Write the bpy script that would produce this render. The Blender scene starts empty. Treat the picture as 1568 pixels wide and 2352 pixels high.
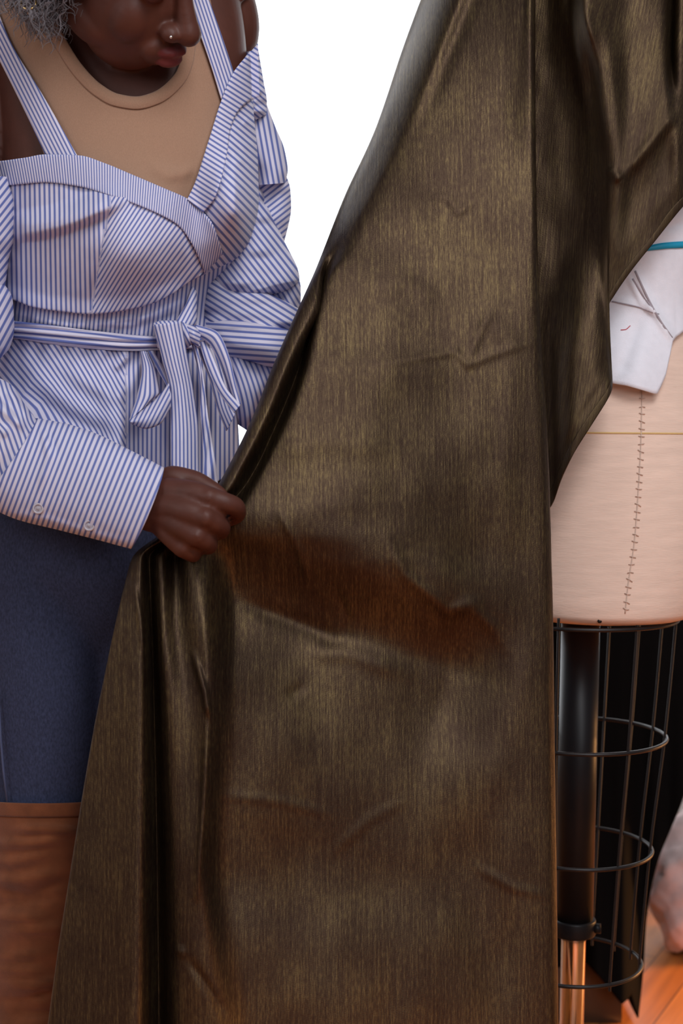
import bpy, math, random
import numpy as np
from mathutils import Matrix, Vector

random.seed(7); np.random.seed(7)
PI = math.pi
scene = bpy.context.scene
COL = scene.collection

# ------------------------------------------------------------------ camera frame
F = 2352*50/36.0
CAM_H = 1.08
PITCH = math.radians(3.5)
FWD = np.array([0, math.cos(PITCH), -math.sin(PITCH)])
UPV = np.array([0, math.sin(PITCH), math.cos(PITCH)])
RGT = np.array([1.0, 0, 0])
CAM = np.array([0, 0, CAM_H])

def W(p):
    """(...,3) array of sighted bearings (px,py) and distance d in metres -> world"""
    p = np.asarray(p, float)
    x = (p[..., 0]-784)/F; y = (1176-p[..., 1])/F; d = p[..., 2]
    return CAM + d[..., None]*(FWD + x[..., None]*RGT + y[..., None]*UPV)

# ------------------------------------------------------------------ small maths
def pchip(xk, yk, x):
    """monotone cubic through (xk, yk[...,]) along axis 0, evaluated at x"""
    xk = np.asarray(xk, float); yk = np.asarray(yk, float); x = np.asarray(x, float)
    sh = yk.shape[1:]; y = yk.reshape(len(xk), -1)
    h = np.diff(xk)[:, None]; dl = np.diff(y, axis=0)/h
    m = np.zeros_like(y)
    if len(xk) > 2:
        a, b = dl[:-1], dl[1:]
        w1 = 2*h[1:]+h[:-1]; w2 = h[1:]+2*h[:-1]
        with np.errstate(divide='ignore', invalid='ignore'):
            t = (w1+w2)/(w1/a+w2/b)
        m[1:-1] = np.where(a*b > 0, t, 0)
    m[0] = dl[0]; m[-1] = dl[-1]
    m = np.nan_to_num(m)
    xf = np.clip(x.ravel(), xk[0], xk[-1])
    i = np.clip(np.searchsorted(xk, xf, side='right')-1, 0, len(xk)-2)
    hh = (xk[i+1]-xk[i]); t = ((xf-xk[i])/hh)[:, None]; hh = hh[:, None]
    r = (y[i]*(2*t**3-3*t**2+1)+m[i]*hh*(t**3-2*t**2+t)+y[i+1]*(-2*t**3+3*t**2)+m[i+1]*hh*(t**3-t**2))
    return r.reshape(x.shape+sh)

def sstep(a, b, x):
    t = np.clip((np.asarray(x, float)-a)/(b-a), 0, 1)
    return t*t*(3-2*t)

def vnoise(x, y, seed=0):
    """smooth 2-D value noise in [-1,1]"""
    x = np.asarray(x, float); y = np.asarray(y, float)
    xi = np.floor(x); yi = np.floor(y); fx = x-xi; fy = y-yi
    def hsh(a, b):
        s = np.sin(a*127.1+b*311.7+seed*74.7)*43758.5453
        return 2*(s-np.floor(s))-1
    u = fx*fx*(3-2*fx); v = fy*fy*(3-2*fy)
    return (hsh(xi, yi)*(1-u)+hsh(xi+1, yi)*u)*(1-v)+(hsh(xi, yi+1)*(1-u)+hsh(xi+1, yi+1)*u)*v

def creases(px, py, lines):
    """sum of ridge profiles along polylines: (points, width px, height m) ; + height = towards viewer"""
    out = np.zeros_like(px)
    for pts, wd, hgt in lines:
        pts = np.asarray(pts, float); best = np.full(px.shape, 1e9); tt = np.zeros(px.shape)
        n = len(pts)-1
        for k in range(n):
            a, b = pts[k], pts[k+1]; ab = b-a; L = ab@ab
            t = np.clip(((px-a[0])*ab[0]+(py-a[1])*ab[1])/L, 0, 1)
            d = np.hypot(px-a[0]-t*ab[0], py-a[1]-t*ab[1])
            s = d < best; best = np.where(s, d, best); tt = np.where(s, (k+t)/n, tt)
        fade = np.clip(np.minimum(tt, 1-tt)*5, .0, 1)
        out += hgt*np.exp(-(best/wd)**2)*(.25+.75*fade)
    return out

def blur(g, it, closed=False):
    g = g.copy()
    for _ in range(it):
        g[1:-1] = .25*g[:-2]+.5*g[1:-1]+.25*g[2:]
        if closed:
            g = .25*np.roll(g, 1, 1)+.5*g+.25*np.roll(g, -1, 1)
        else:
            g[:, 1:-1] = .25*g[:, :-2]+.5*g[:, 1:-1]+.25*g[:, 2:]
    return g

# ------------------------------------------------------------------ mesh helpers
class MB:
    """collects vertices, faces and uv for ONE mesh object"""
    def __init__(s): s.v = []; s.f = []; s.uv = []; s.n = 0
    def grid(s, P, closed=False, uv=None, flip=False, caps=False):
        n, m = P.shape[:2]; b = s.n
        s.v.append(P.reshape(-1, 3)); s.n += n*m
        if uv is None: uv = np.zeros((n, m, 2))
        s.uv.append(np.asarray(uv, float).reshape(-1, 2))
        mm = m if closed else m-1
        for i in range(n-1):
            for j in range(mm):
                q = (b+i*m+j, b+i*m+(j+1) % m, b+(i+1)*m+(j+1) % m, b+(i+1)*m+j)
                s.f.append(q[::-1] if flip else q)
        if caps:
            a0 = tuple(b+j for j in range(m)); a1 = tuple(b+(n-1)*m+j for j in range(m))
            s.f.append(a0 if flip else a0[::-1]); s.f.append(a1[::-1] if flip else a1)
    def tube(s, pts, rad, seg=10, ref=None, caps=True, ry=None, closed=False):
        """world points; elliptical section rad (sideways) x ry (along ref)"""
        pts = np.asarray(pts, float); n = len(pts)
        rad = np.broadcast_to(np.asarray(rad, float), (n,)); ry = rad if ry is None else np.broadcast_to(np.asarray(ry, float), (n,))
        tg = np.gradient(pts, axis=0) if not closed else np.roll(pts, -1, 0)-np.roll(pts, 1, 0)
        tg /= np.linalg.norm(tg, axis=1)[:, None]+1e-12
        if ref is None: ref = np.array([0.13, 1, .07]) if abs(tg[:, 1]).mean() < .8 else np.array([1, .1, .2])
        ref = np.asarray(ref, float)
        A = np.cross(tg, ref); A /= np.linalg.norm(A, axis=1)[:, None]+1e-12
        B = np.cross(A, tg)
        th = np.linspace(0, 2*PI, seg, endpoint=False)
        G = pts[:, None]+A[:, None]*np.cos(th)[None, :, None]*rad[:, None, None]+B[:, None]*np.sin(th)[None, :, None]*ry[:, None, None]
        if closed: G = np.concatenate([G, G[:1]], 0)
        s.grid(G, closed=True, caps=caps and not closed)
    def ball(s, c, r, M=None, nu=24, nv=14):
        th = np.linspace(0, 2*PI, nu, endpoint=False); ph = np.linspace(.04, PI-.04, nv)
        P = np.stack([np.outer(np.sin(ph), np.cos(th)), np.outer(np.sin(ph), np.sin(th)), np.outer(np.cos(ph), np.ones(nu))], -1)*np.asarray(r)
        if M is not None: P = P@np.asarray(M).T
        s.grid(P+np.asarray(c), closed=True, caps=True, flip=True)
    def box(s, c, d, M=None):
        x, y, z = np.asarray(d)/2
        v = np.array([[i*x, j*y, k*z] for i in (-1, 1) for j in (-1, 1) for k in (-1, 1)])
        if M is not None: v = v@np.asarray(M).T
        b = s.n; s.v.append(v+np.asarray(c)); s.uv.append(np.zeros((8, 2))); s.n += 8
        for q in ((0, 1, 3, 2), (4, 6, 7, 5), (0, 4, 5, 1), (2, 3, 7, 6), (0, 2, 6, 4), (1, 5, 7, 3)): s.f.append(tuple(b+i for i in q))
    def mesh(s, name):
        me = bpy.data.meshes.new(name)
        me.from_pydata(np.concatenate(s.v).tolist(), [], s.f)
        uv = np.concatenate(s.uv); l = me.uv_layers.new(name='UVMap')
        vi = np.empty(len(me.loops), int); me.loops.foreach_get('vertex_index', vi)
        l.data.foreach_set('uv', uv[vi].ravel())
        me.polygons.foreach_set('use_smooth', [True]*len(me.polygons)); me.update()
        return me
    def build(s, name, mat, parent=None, thick=0, bevel=0, flat=False):
        me = s.mesh(name)
        if flat: me.polygons.foreach_set('use_smooth', [False]*len(me.polygons))
        o = bpy.data.objects.new(name, me); COL.objects.link(o)
        me.materials.append(mat)
        if parent is not None:
            o.parent = parent; o.matrix_parent_inverse = parent.matrix_basis.inverted()
        if thick:
            md = o.modifiers.new('thickness', 'SOLIDIFY'); md.thickness = thick; md.offset = 0
        if bevel:
            md = o.modifiers.new('bevel', 'BEVEL'); md.width = bevel; md.segments = 2; md.limit_method = 'ANGLE'
        return o

def fuse(mb, name, mat, parent, voxel, smooth=4, factor=.5):
    """one continuous surface out of overlapping volumes"""
    o = mb.build(name, mat)
    r = o.modifiers.new('r', 'REMESH'); r.mode = 'VOXEL'; r.voxel_size = voxel; r.use_smooth_shade = True
    if smooth:
        m = o.modifiers.new('s', 'SMOOTH'); m.factor = factor; m.iterations = smooth
    dg = bpy.context.evaluated_depsgraph_get(); dg.update()
    me = bpy.data.meshes.new_from_object(o.evaluated_get(dg))
    o.modifiers.clear(); old = o.data; o.data = me; bpy.data.meshes.remove(old)
    me.name = name
    if not me.materials: me.materials.append(mat)
    me.polygons.foreach_set('use_smooth', [True]*len(me.polygons))
    if parent is not None:
        o.parent = parent; o.matrix_parent_inverse = parent.matrix_basis.inverted()
    return o

def empty(name, loc, label=None, cat=None):
    o = bpy.data.objects.new(name, None); COL.objects.link(o); o.location = loc
    o.empty_display_size = .05
    if label: o['label'] = label; o['category'] = cat
    bpy.context.view_layer.update()
    return o

def refine(ctrl, nr, nc, sm=2):
    """control net (R,C,3) -> dense smooth net (nr,nc,3)"""
    c = np.asarray(ctrl, float)
    g = pchip(np.arange(c.shape[0]), c, np.linspace(0, c.shape[0]-1, nr))
    g = np.swapaxes(pchip(np.arange(c.shape[1]), np.swapaxes(g, 0, 1), np.linspace(0, c.shape[1]-1, nc)), 0, 1)
    return blur(g, sm)

def loft2(rows, nr, seg, sag=0, expo=1.0, wr=None):
    """closed tube: each row (xl,yl, xr,yr, d, half depth); returns net in (px,py,d)"""
    r = pchip(np.arange(len(rows)), np.asarray(rows, float), np.linspace(0, len(rows)-1, nr))
    th = np.linspace(0, 2*PI, seg, endpoint=False)
    c = -np.cos(th); s = np.sin(th)
    sg = np.sign(s)*np.abs(s)**expo
    mx = (r[:, 0]+r[:, 2])/2; my = (r[:, 1]+r[:, 3])/2; hx = (r[:, 2]-r[:, 0])/2; hy = (r[:, 3]-r[:, 1])/2
    px = mx[:, None]+hx[:, None]*c; py = my[:, None]+hy[:, None]*c
    nrm = np.stack([-hy, hx], 1); nrm /= np.linalg.norm(nrm, axis=1)[:, None]+1e-9
    if sag:
        px = px+nrm[:, :1]*sag*s; py = py+nrm[:, 1:]*sag*s
    d = r[:, 4][:, None]-r[:, 5][:, None]*sg
    if wr is not None: d = d-wr(px, py)*np.clip(s*2, 0, 1)
    return np.stack([px, py, d], -1)

# ------------------------------------------------------------------ materials
def newmat(name):
    m = bpy.data.materials.new(name); m.use_nodes = True
    nt = m.node_tree; nt.nodes.clear()
    out = nt.nodes.new('ShaderNodeOutputMaterial'); b = nt.nodes.new('ShaderNodeBsdfPrincipled')
    nt.links.new(b.outputs[0], out.inputs[0])
    return m, nt, b, out
def nd(nt, typ, **kw):
    n = nt.nodes.new(typ)
    for k, v in kw.items():
        if k.startswith('i_'):
            key = k[2:]; n.inputs[int(key) if key.isdigit() else key].default_value = v
        else: setattr(n, k, v)
    return n
def ramp(nt, stops):
    r = nt.nodes.new('ShaderNodeValToRGB'); e = r.color_ramp.elements
    while len(e) < len(stops): e.new(.5)
    for x, (p, c) in zip(e, stops): x.position = p; x.color = tuple(c)+(1,)
    return r
def simple(name, col, rough=.5, metal=0, noise=0, nscale=40, bump=0, bscale=300, stretch=(1, 1, 1), spec=.5, sheen=0):
    m, nt, b, out = newmat(name)
    b.inputs['Roughness'].default_value = rough; b.inputs['Metallic'].default_value = metal
    b.inputs['Specular IOR Level'].default_value = spec
    b.inputs['Base Color'].default_value = tuple(col)+(1,)
    if sheen: b.inputs['Sheen Weight'].default_value = sheen
    if noise or bump:
        tc = nd(nt, 'ShaderNodeTexCoord'); mp = nd(nt, 'ShaderNodeMapping'); mp.inputs['Scale'].default_value = stretch
        nt.links.new(tc.outputs['Object'], mp.inputs[0])
    if noise:
        n = nd(nt, 'ShaderNodeTexNoise', i_Scale=nscale, i_Detail=5)
        nt.links.new(mp.outputs[0], n.inputs['Vector'])
        lo = [c*(1-noise) for c in col]; hi = [min(1, c*(1+noise)) for c in col]
        r = ramp(nt, [(.3, lo), (.7, hi)]); nt.links.new(n.outputs['Fac'], r.inputs[0]); nt.links.new(r.outputs[0], b.inputs['Base Color'])
    if bump:
        n = nd(nt, 'ShaderNodeTexNoise', i_Scale=bscale, i_Detail=3)
        nt.links.new(mp.outputs[0], n.inputs['Vector'])
        bp = nd(nt, 'ShaderNodeBump', i_Strength=bump, i_Distance=.002); nt.links.new(n.outputs['Fac'], bp.inputs['Height'])
        nt.links.new(bp.outputs[0], b.inputs['Normal'])
    return m

def striped():
    m, nt, b, out = newmat('blue_striped_shirting')
    uv = nd(nt, 'ShaderNodeUVMap'); sp = nd(nt, 'ShaderNodeSeparateXYZ'); nt.links.new(uv.outputs[0], sp.inputs[0])
    fr = nd(nt, 'ShaderNodeMath', operation='FRACT'); nt.links.new(sp.outputs[0], fr.inputs[0])
    white = (.78, .74, .86); blue = (.15, .19, .47)
    r = ramp(nt, [(.0, white), (.22, white), (.36, blue), (.64, blue), (.78, white)])
    nt.links.new(fr.outputs[0], r.inputs[0])
    nt.links.new(r.outputs[0], b.inputs['Base Color'])
    b.inputs['Roughness'].default_value = .8; b.inputs['Specular IOR Level'].default_value = .2
    tc = nd(nt, 'ShaderNodeTexCoord')
    n = nd(nt, 'ShaderNodeTexNoise', i_Scale=900, i_Detail=2); nt.links.new(tc.outputs['Object'], n.inputs['Vector'])
    n2 = nd(nt, 'ShaderNodeTexNoise', i_Scale=45, i_Detail=3); nt.links.new(tc.outputs['Object'], n2.inputs['Vector'])
    ad = nd(nt, 'ShaderNodeMath', operation='MULTIPLY_ADD', i_1=.12); nt.links.new(n.outputs['Fac'], ad.inputs[0]); nt.links.new(n2.outputs['Fac'], ad.inputs[2])
    bp = nd(nt, 'ShaderNodeBump', i_Strength=.25, i_Distance=.006); nt.links.new(ad.outputs[0], bp.inputs['Height']); nt.links.new(bp.outputs[0], b.inputs['Normal'])
    tr = nd(nt, 'ShaderNodeBsdfTranslucent'); nt.links.new(r.outputs[0], tr.inputs[0])
    mx = nd(nt, 'ShaderNodeMixShader', i_0=.22)
    nt.links.new(b.outputs[0], mx.inputs[1]); nt.links.new(tr.outputs[0], mx.inputs[2]); nt.links.new(mx.outputs[0], out.inputs[0])
    return m

def gold_cloth():
    m, nt, b, out = newmat('olive_gold_lame')
    uv = nd(nt, 'ShaderNodeUVMap')
    def noise(scale, detail, sc):
        mp = nd(nt, 'ShaderNodeMapping'); mp.inputs['Scale'].default_value = sc; nt.links.new(uv.outputs[0], mp.inputs[0])
        n = nd(nt, 'ShaderNodeTexNoise', i_Scale=scale, i_Detail=detail, i_Roughness=.6); nt.links.new(mp.outputs[0], n.inputs['Vector']); return n
    slub = noise(420, 4, (1, .035, 1)); weave = noise(1100, 2, (.35, 1.3, 1)); patch = noise(9, 3, (1, 1, 1)); slub2 = noise(900, 2, (1, .12, 1))
    a = nd(nt, 'ShaderNodeMath', operation='MULTIPLY_ADD', i_1=.5); nt.links.new(slub2.outputs['Fac'], a.inputs[0])
    h = nd(nt, 'ShaderNodeMath', operation='MULTIPLY', i_1=.5); nt.links.new(slub.outputs['Fac'], h.inputs[0]); nt.links.new(h.outputs[0], a.inputs[2])
    a2 = nd(nt, 'ShaderNodeMath', operation='MULTIPLY_ADD', i_1=.3); nt.links.new(patch.outputs['Fac'], a2.inputs[0]); nt.links.new(a.outputs[0], a2.inputs[2])
    r = ramp(nt, [(.46, (.034, .019, .0140)), (.64, (.060, .038, .0230)), (.84, (.140, .098, .045))])
    nt.links.new(a2.outputs[0], r.inputs[0]); nt.links.new(r.outputs[0], b.inputs['Base Color'])
    b.inputs['Metallic'].default_value = .86; b.inputs['Roughness'].default_value = .47
    b.inputs['Specular IOR Level'].default_value = .3
    bp = nd(nt, 'ShaderNodeBump', i_Strength=.35, i_Distance=.0012); nt.links.new(weave.outputs['Fac'], bp.inputs['Height'])
    bp2 = nd(nt, 'ShaderNodeBump', i_Strength=.25, i_Distance=.0015); nt.links.new(slub.outputs['Fac'], bp2.inputs['Height']); nt.links.new(bp.outputs[0], bp2.inputs['Normal'])
    nt.links.new(bp2.outputs[0], b.inputs['Normal'])
    return m

def skin_mat():
    m, nt, b, out = newmat('deep_brown_skin')
    at = nd(nt, 'ShaderNodeAttribute', attribute_name='lips')
    tc = nd(nt, 'ShaderNodeTexCoord')
    n = nd(nt, 'ShaderNodeTexNoise', i_Scale=30, i_Detail=4); nt.links.new(tc.outputs['Object'], n.inputs['Vector'])
    r = ramp(nt, [(.3, (.066, .0205, .013)), (.7, (.092, .029, .0185))]); nt.links.new(n.outputs['Fac'], r.inputs[0])
    mx = nd(nt, 'ShaderNodeMix', data_type='RGBA'); mx.inputs[7].default_value = (.13, .025, .026, 1)
    nt.links.new(at.outputs['Fac'], mx.inputs[0]); nt.links.new(r.outputs[0], mx.inputs[6]); nt.links.new(mx.outputs[2], b.inputs['Base Color'])
    b.inputs['Roughness'].default_value = .52; b.inputs['Specular IOR Level'].default_value = .3
    n2 = nd(nt, 'ShaderNodeTexNoise', i_Scale=420, i_Detail=3); nt.links.new(tc.outputs['Object'], n2.inputs['Vector'])
    bp = nd(nt, 'ShaderNodeBump', i_Strength=.12, i_Distance=.001); nt.links.new(n2.outputs['Fac'], bp.inputs['Height']); nt.links.new(bp.outputs[0], b.inputs['Normal'])
    return m

M_STR = striped(); M_GOLD = gold_cloth(); M_SKIN = skin_mat()
M_TANK = simple('tan_jersey', (.325, .190, .125), .9, noise=.07, nscale=900, bump=.2, bscale=1200, stretch=(1, 1, .5), spec=.15, sheen=.2)
M_JEAN = simple('dark_denim', (.032, .038, .076), .85, noise=.3, nscale=420, bump=.3, bscale=700, stretch=(1, 1, .5), spec=.2)
M_BOOT = simple('rust_suede', (.165, .050, .018), .85, noise=.25, nscale=35, bump=.2, bscale=500, spec=.2, sheen=.2)
M_SOLE = simple('dark_rubber_sole', (.03, .02, .015), .6)
M_HAIR = simple('silver_grey_hair', (.13, .115, .125), .55, noise=.4, nscale=60)
M_GOLDM = simple('polished_gold', (.9, .62, .25), .2, 1)
M_STEEL = simple('bright_steel', (.85, .83, .82), .16, 1)
M_CHROME = simple('chrome', (.62, .56, .52), .14, 1)
M_BUTTON = simple('pearl_button', (.40, .36, .40), .25)
M_THREAD = simple('white_thread', (.75, .72, .78), .8)
M_LINEN = simple('natural_linen', (.80, .585, .475), .85, noise=.06, nscale=80, bump=.25, bscale=420, stretch=(.25, .25, 1.6), spec=.2)
M_TWINE = simple('beige_twine', (.66, .49, .40), .85)
M_GUIDE = simple('yellow_guide_thread', (.70, .46, .18), .8)
M_MUSLIN = simple('white_muslin', (.80, .78, .84), .9, noise=.03, nscale=90, bump=.2, bscale=600, spec=.15)
M_TAPE = simple('teal_tape', (.01, .30, .48), .5)
M_CREASE_SHADE = simple('crease_shade_grey', (.36, .30, .33), .9)
M_BLKMET = simple('black_painted_steel', (.008, .007, .008), .42, 0, spec=.2)
M_WIRE = simple('black_wire', (.014, .011, .011), .42, .2, spec=.4)
M_BLKCLOTH = simple('black_cloth', (.0045, .004, .004), .95, spec=.05, bump=.2, bscale=300)
M_PINK = simple('pale_pink_quilt', (.84, .64, .62), .85, noise=.12, nscale=30, bump=.3, bscale=60)
M_WALL = simple('white_plaster', (.78, .76, .74), .9, bump=.1, bscale=90)
M_PAINT = simple('white_gloss_paint', (.8, .79, .78), .35)

def floor_mat():
    m, nt, b, out = newmat('orange_oak_boards')
    tc = nd(nt, 'ShaderNodeTexCoord'); mp = nd(nt, 'ShaderNodeMapping'); mp.inputs['Rotation'].default_value = (0, 0, math.radians(-62))
    nt.links.new(tc.outputs['Object'], mp.inputs[0])
    br = nd(nt, 'ShaderNodeTexBrick', i_Scale=1); br.inputs['Brick Width'].default_value = 1.4; br.inputs['Row Height'].default_value = .085
    br.inputs['Mortar Size'].default_value = .0016; br.inputs['Color1'].default_value = (.50, .170, .036, 1); br.inputs['Color2'].default_value = (.62, .235, .055, 1); br.inputs['Mortar'].default_value = (.12, .04, .012, 1)
    nt.links.new(mp.outputs[0], br.inputs['Vector'])
    m2 = nd(nt, 'ShaderNodeMapping'); m2.inputs['Scale'].default_value = (2.5, 40, 1); nt.links.new(mp.outputs[0], m2.inputs[0])
    n = nd(nt, 'ShaderNodeTexNoise', i_Scale=1.5, i_Detail=5); nt.links.new(m2.outputs[0], n.inputs['Vector'])
    r = ramp(nt, [(.3, (.65, .62, .6)), (.7, (1, 1, 1))]); nt.links.new(n.outputs['Fac'], r.inputs[0])
    mx = nd(nt, 'ShaderNodeMix', data_type='RGBA', blend_type='MULTIPLY'); mx.inputs[0].default_value = 1
    nt.links.new(br.outputs['Color'], mx.inputs[6]); nt.links.new(r.outputs[0], mx.inputs[7]); nt.links.new(mx.outputs[2], b.inputs['Base Color'])
    b.inputs['Roughness'].default_value = .42
    return m
M_FLOOR = floor_mat()

# ------------------------------------------------------------------ stripe phases
def ph(angle, period):
    """stripes running at `angle` degrees (anticlockwise from horizontal, as looked at), period in 1/1815 m"""
    a = math.radians(angle)
    return lambda px, py: (px*math.sin(a)+py*math.cos(a))/period

def uv1(g, f):
    u = f(g[..., 0], g[..., 1]); return np.stack([u, g[..., 1]/1815.], -1)

# ------------------------------------------------------------------ PERSON
# ring table of the torso: py, left, right, mid depth, half depth
TR = np.array([
    [-120, 120, 430, 1.74, .070],
    [-60, 20, 520, 1.745, .085],
    [0, -40, 556, 1.75, .092],
    [120, -25, 572, 1.755, .102],
    [250, -12, 578, 1.76, .108],
    [370, -4, 588, 1.765, .108],
    [460, 0, 590, 1.77, .106],
    [550, 2, 570, 1.78, .104],
    [610, 4, 524, 1.79, .102],
    [660, 6, 478, 1.80, .100],
    [720, 8, 468, 1.81, .098],
    [780, 4, 486, 1.82, .100],
    [860, -8, 520, 1.83, .106],
    [960, -30, 540, 1.84, .112],
    [1080, -52, 548, 1.845, .116],
    [1180, -66, 556, 1.85, .120],
    [1300, -72, 552, 1.85, .122]])
def trow(py): return pchip(TR[:, 0], TR[:, 1:], py)
def bust(px, py):
    b = .045*np.exp(-((px-300)/125)**2-((py-585)/110)**2)
    b += .064*np.exp(-((px-545)/66)**2-((py-465)/105)**2)
    b += .020*np.exp(-((px-300)/240)**2-((py-520)/150)**2)
    # the hollow between
    b -= .016*np.exp(-((px-452)/36)**2-((py-480)/80)**2)
    return b
def torso_d(px, py, sgn=1.0):
    r = trow(py); xc = (r[..., 0]+r[..., 1])/2; hw = (r[..., 1]-r[..., 0])/2
    t = np.clip((px-xc)/hw, -1, 1)
    s = np.sqrt(1-t*t)**.85
    return r[..., 2]-sgn*r[..., 3]*s-(bust(px, py)*np.clip(s*1.6, 0, 1) if sgn > 0 else 0)

def torso_ring(top, bot, nv, seg, off, extra=None, grow=0):
    """closed garment round the torso between curves top(px) and bot(px)"""
    th = np.linspace(0, 2*PI, seg, endpoint=False); t = -np.cos(th); sg = np.sin(th)
    v = np.linspace(0, 1, nv)[:, None]
    py = np.full((nv, seg), 500.)
    front = sg >= 0
    for _ in range(12):
        r = trow(py); xc = (r[..., 0]+r[..., 1])/2; hw = (r[..., 1]-r[..., 0])/2+grow
        px = xc+hw*t
        a = np.where(front, top(px), top(xc-hw)+(top(xc+hw)-top(xc-hw))*(t+1)/2)
        b = np.where(front, bot(px), bot(xc-hw)+(bot(xc+hw)-bot(xc-hw))*(t+1)/2)
        py = .5*py+.5*(a+(b-a)*v)
    r = trow(py); xc = (r[..., 0]+r[..., 1])/2; hw = (r[..., 1]-r[..., 0])/2+grow
    px = xc+hw*t
    s = np.abs(sg)**.85
    d = np.where(front, r[..., 2]-(r[..., 3]+off)*s-bust(px, py)*np.clip(s*1.6, 0, 1), r[..., 2]+(r[..., 3]+off)*s)
    if extra is not None: d = d-np.where(front, extra(px, py), 0)*np.clip(s*2.5, 0, 1)
    return np.stack([px, py, d], -1)

def poly(pts):
    pts = np.asarray(pts, float)
    return lambda x: np.interp(x, pts[:, 0], pts[:, 1])
def spoly(pts):
    pts = np.asarray(pts, float)
    return lambda x: pchip(pts[:, 0], pts[:, 1], x)

person = empty('person', (0.02-.3, 1.82, 0),
               'woman in striped off-shoulder blouse, dark jeans and rust boots, head bowed, gripping gold cloth', 'person')

# ---- body: one continuous surface
body = MB()
tp = torso_ring(lambda x: np.full_like(x, -115.), lambda x: np.full_like(x, 1290.), 120, 72, -.008, grow=-6)
body.grid(W(tp), closed=True, caps=True)
def bt(rows, seg=24, ref=None, flat=None):
    rows = np.asarray(rows, float)
    g = pchip(np.arange(len(rows)), rows, np.linspace(0, len(rows)-1, len(rows)*6))
    body.tube(W(g[:, :3]), g[:, 3], seg, ref=ref, ry=g[:, 4] if rows.shape[1] > 4 else None)
# neck
bt([(318, 210, 1.735, .075), (300, 90, 1.72, .058), (285, 0, 1.70, .054), (262, -110, 1.665, .054)])
# trapezius / shoulders
bt([(-40, 60, 1.775, .052), (120, -40, 1.76, .05), (290, -20, 1.745, .06), (450, -70, 1.765, .048), (525, 20, 1.79, .045)])
# left arm (behind the cloth)
bt([(500, -10, 1.79, .046), (530, 80, 1.80, .036), (530, 200, 1.86, .026), (540, 300, 1.87, .024), (560, 480, 1.875, .026), (580, 620, 1.88, .026), (640, 730, 1.86, .026), (720, 770, 1.84, .026), (800, 750, 1.81, .024), (835, 752, 1.80, .024)])
# right arm
bt([(-30, 60, 1.775, .05), (-55, 190, 1.765, .052), (-70, 340, 1.76, .050), (-100, 480, 1.755, .042), (-120, 700, 1.74, .038), (-140, 900, 1.73, .037), (-60, 985, 1.71, .037), (80, 1070, 1.67, .035), (220, 1130, 1.625, .029), (320, 1160, 1.60, .026, ), (360, 1170, 1.595, .027)])
# legs
for ox in (0, 292):
    bt([(95+ox, 1200, 1.85, .070), (95+ox, 1400, 1.85, .066), (95+ox, 1650, 1.84, .056), (92+ox, 1850, 1.84, .054), (90+ox, 2100, 1.85, .05), (85+ox, 2400, 1.865, .046), (80+ox, 2700, 1.87, .033), (80+ox, 2790, 1.87, .033)])
    a = W(np.array([80+ox, 2800, 1.87])); body.ball(a+np.array([0, -.05, -.02]), (.036, .10, .03))
# right hand (clenched on the cloth)
def fin(pts, rad):
    rad = np.asarray(rad, float); pts = np.asarray(pts, float)
    g = np.concatenate([pts, rad[:, None]], 1)
    g = pchip(np.arange(len(g)), g, np.linspace(0, len(g)-1, len(g)*5))
    body.tube(W(g[:, :3]), g[:, 3], 14)
    for e in (g[0], g[-1]): body.ball(W(e[:3]), (e[3],)*3, nu=12, nv=8)
WR = (338, 1166, 1.598)
fin([WR, (388, 1130, 1.580), (436, 1132, 1.566), (480, 1143, 1.560)], [.021, .0165, .0145, .0130])
fin([WR, (392, 1165, 1.572), (432, 1176, 1.558), (472, 1190, 1.554)], [.022, .0175, .0155, .0135])
fin([WR, (388, 1190, 1.576), (420, 1210, 1.562), (453, 1231, 1.558)], [.021, .0170, .0148, .0128])
fin([WR, (372, 1202, 1.586), (396, 1232, 1.573), (421, 1259, 1.569)], [.019, .0155, .0132, .0115])
fin([(380, 1140, 1.588), (410, 1180, 1.580), (430, 1225, 1.582)], [.020, .021, .015])   # back of the hand
fin([(360, 1150, 1.612), (400, 1170, 1.600), (440, 1205, 1.592)], [.020, .022, .018])   # palm
fin([(480, 1143, 1.560), (512, 1152, 1.560), (540, 1164, 1.570), (546, 1178, 1.590), (530, 1190, 1.610), (500, 1192, 1.618)], [.0130, .0112, .0108, .0098, .0092, .0080])
fin([(472, 1190, 1.554), (492, 1200, 1.560), (508, 1212, 1.580), (506, 1220, 1.600), (486, 1222, 1.614), (462, 1218, 1.620)], [.0135, .0115, .0108, .0098, .0092, .0080])
fin([(453, 1231, 1.558), (470, 1242, 1.565), (480, 1252, 1.583), (476, 1256, 1.600), (458, 1252, 1.614), (440, 1246, 1.618)], [.0128, .0108, .0100, .0092, .0086, .0075])
fin([(421, 1259, 1.569), (436, 1268, 1.574), (444, 1274, 1.588), (440, 1275, 1.602), (426, 1270, 1.614), (410, 1264, 1.618)], [.0115, .0098, .0090, .0084, .0078, .0068])
fin([(362, 1126, 1.606), (400, 1098, 1.602), (440, 1102, 1.600), (478, 1120, 1.596), (508, 1136, 1.592)], [.018, .0145, .0118, .0108, .0080])   # thumb
for c_, r_ in (((480, 1142, 1.5555), .0105), ((472, 1189, 1.5490), .0112), ((453, 1230, 1.5535), .0102), ((421, 1258, 1.5650), .0092)):   # knuckles
    body.ball(W(np.array(c_)), (r_,)*3, nu=12, nv=8)
for a, b in (((478, 1142, 1.549), (395, 1132, 1.563)), ((470, 1189, 1.5425), (398, 1163, 1.556)), ((451, 1230, 1.547), (394, 1188, 1.561)), ((420, 1258, 1.560), (380, 1204, 1.572))):   # tendons
    fin([a, b], [.0042, .0030])
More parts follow.
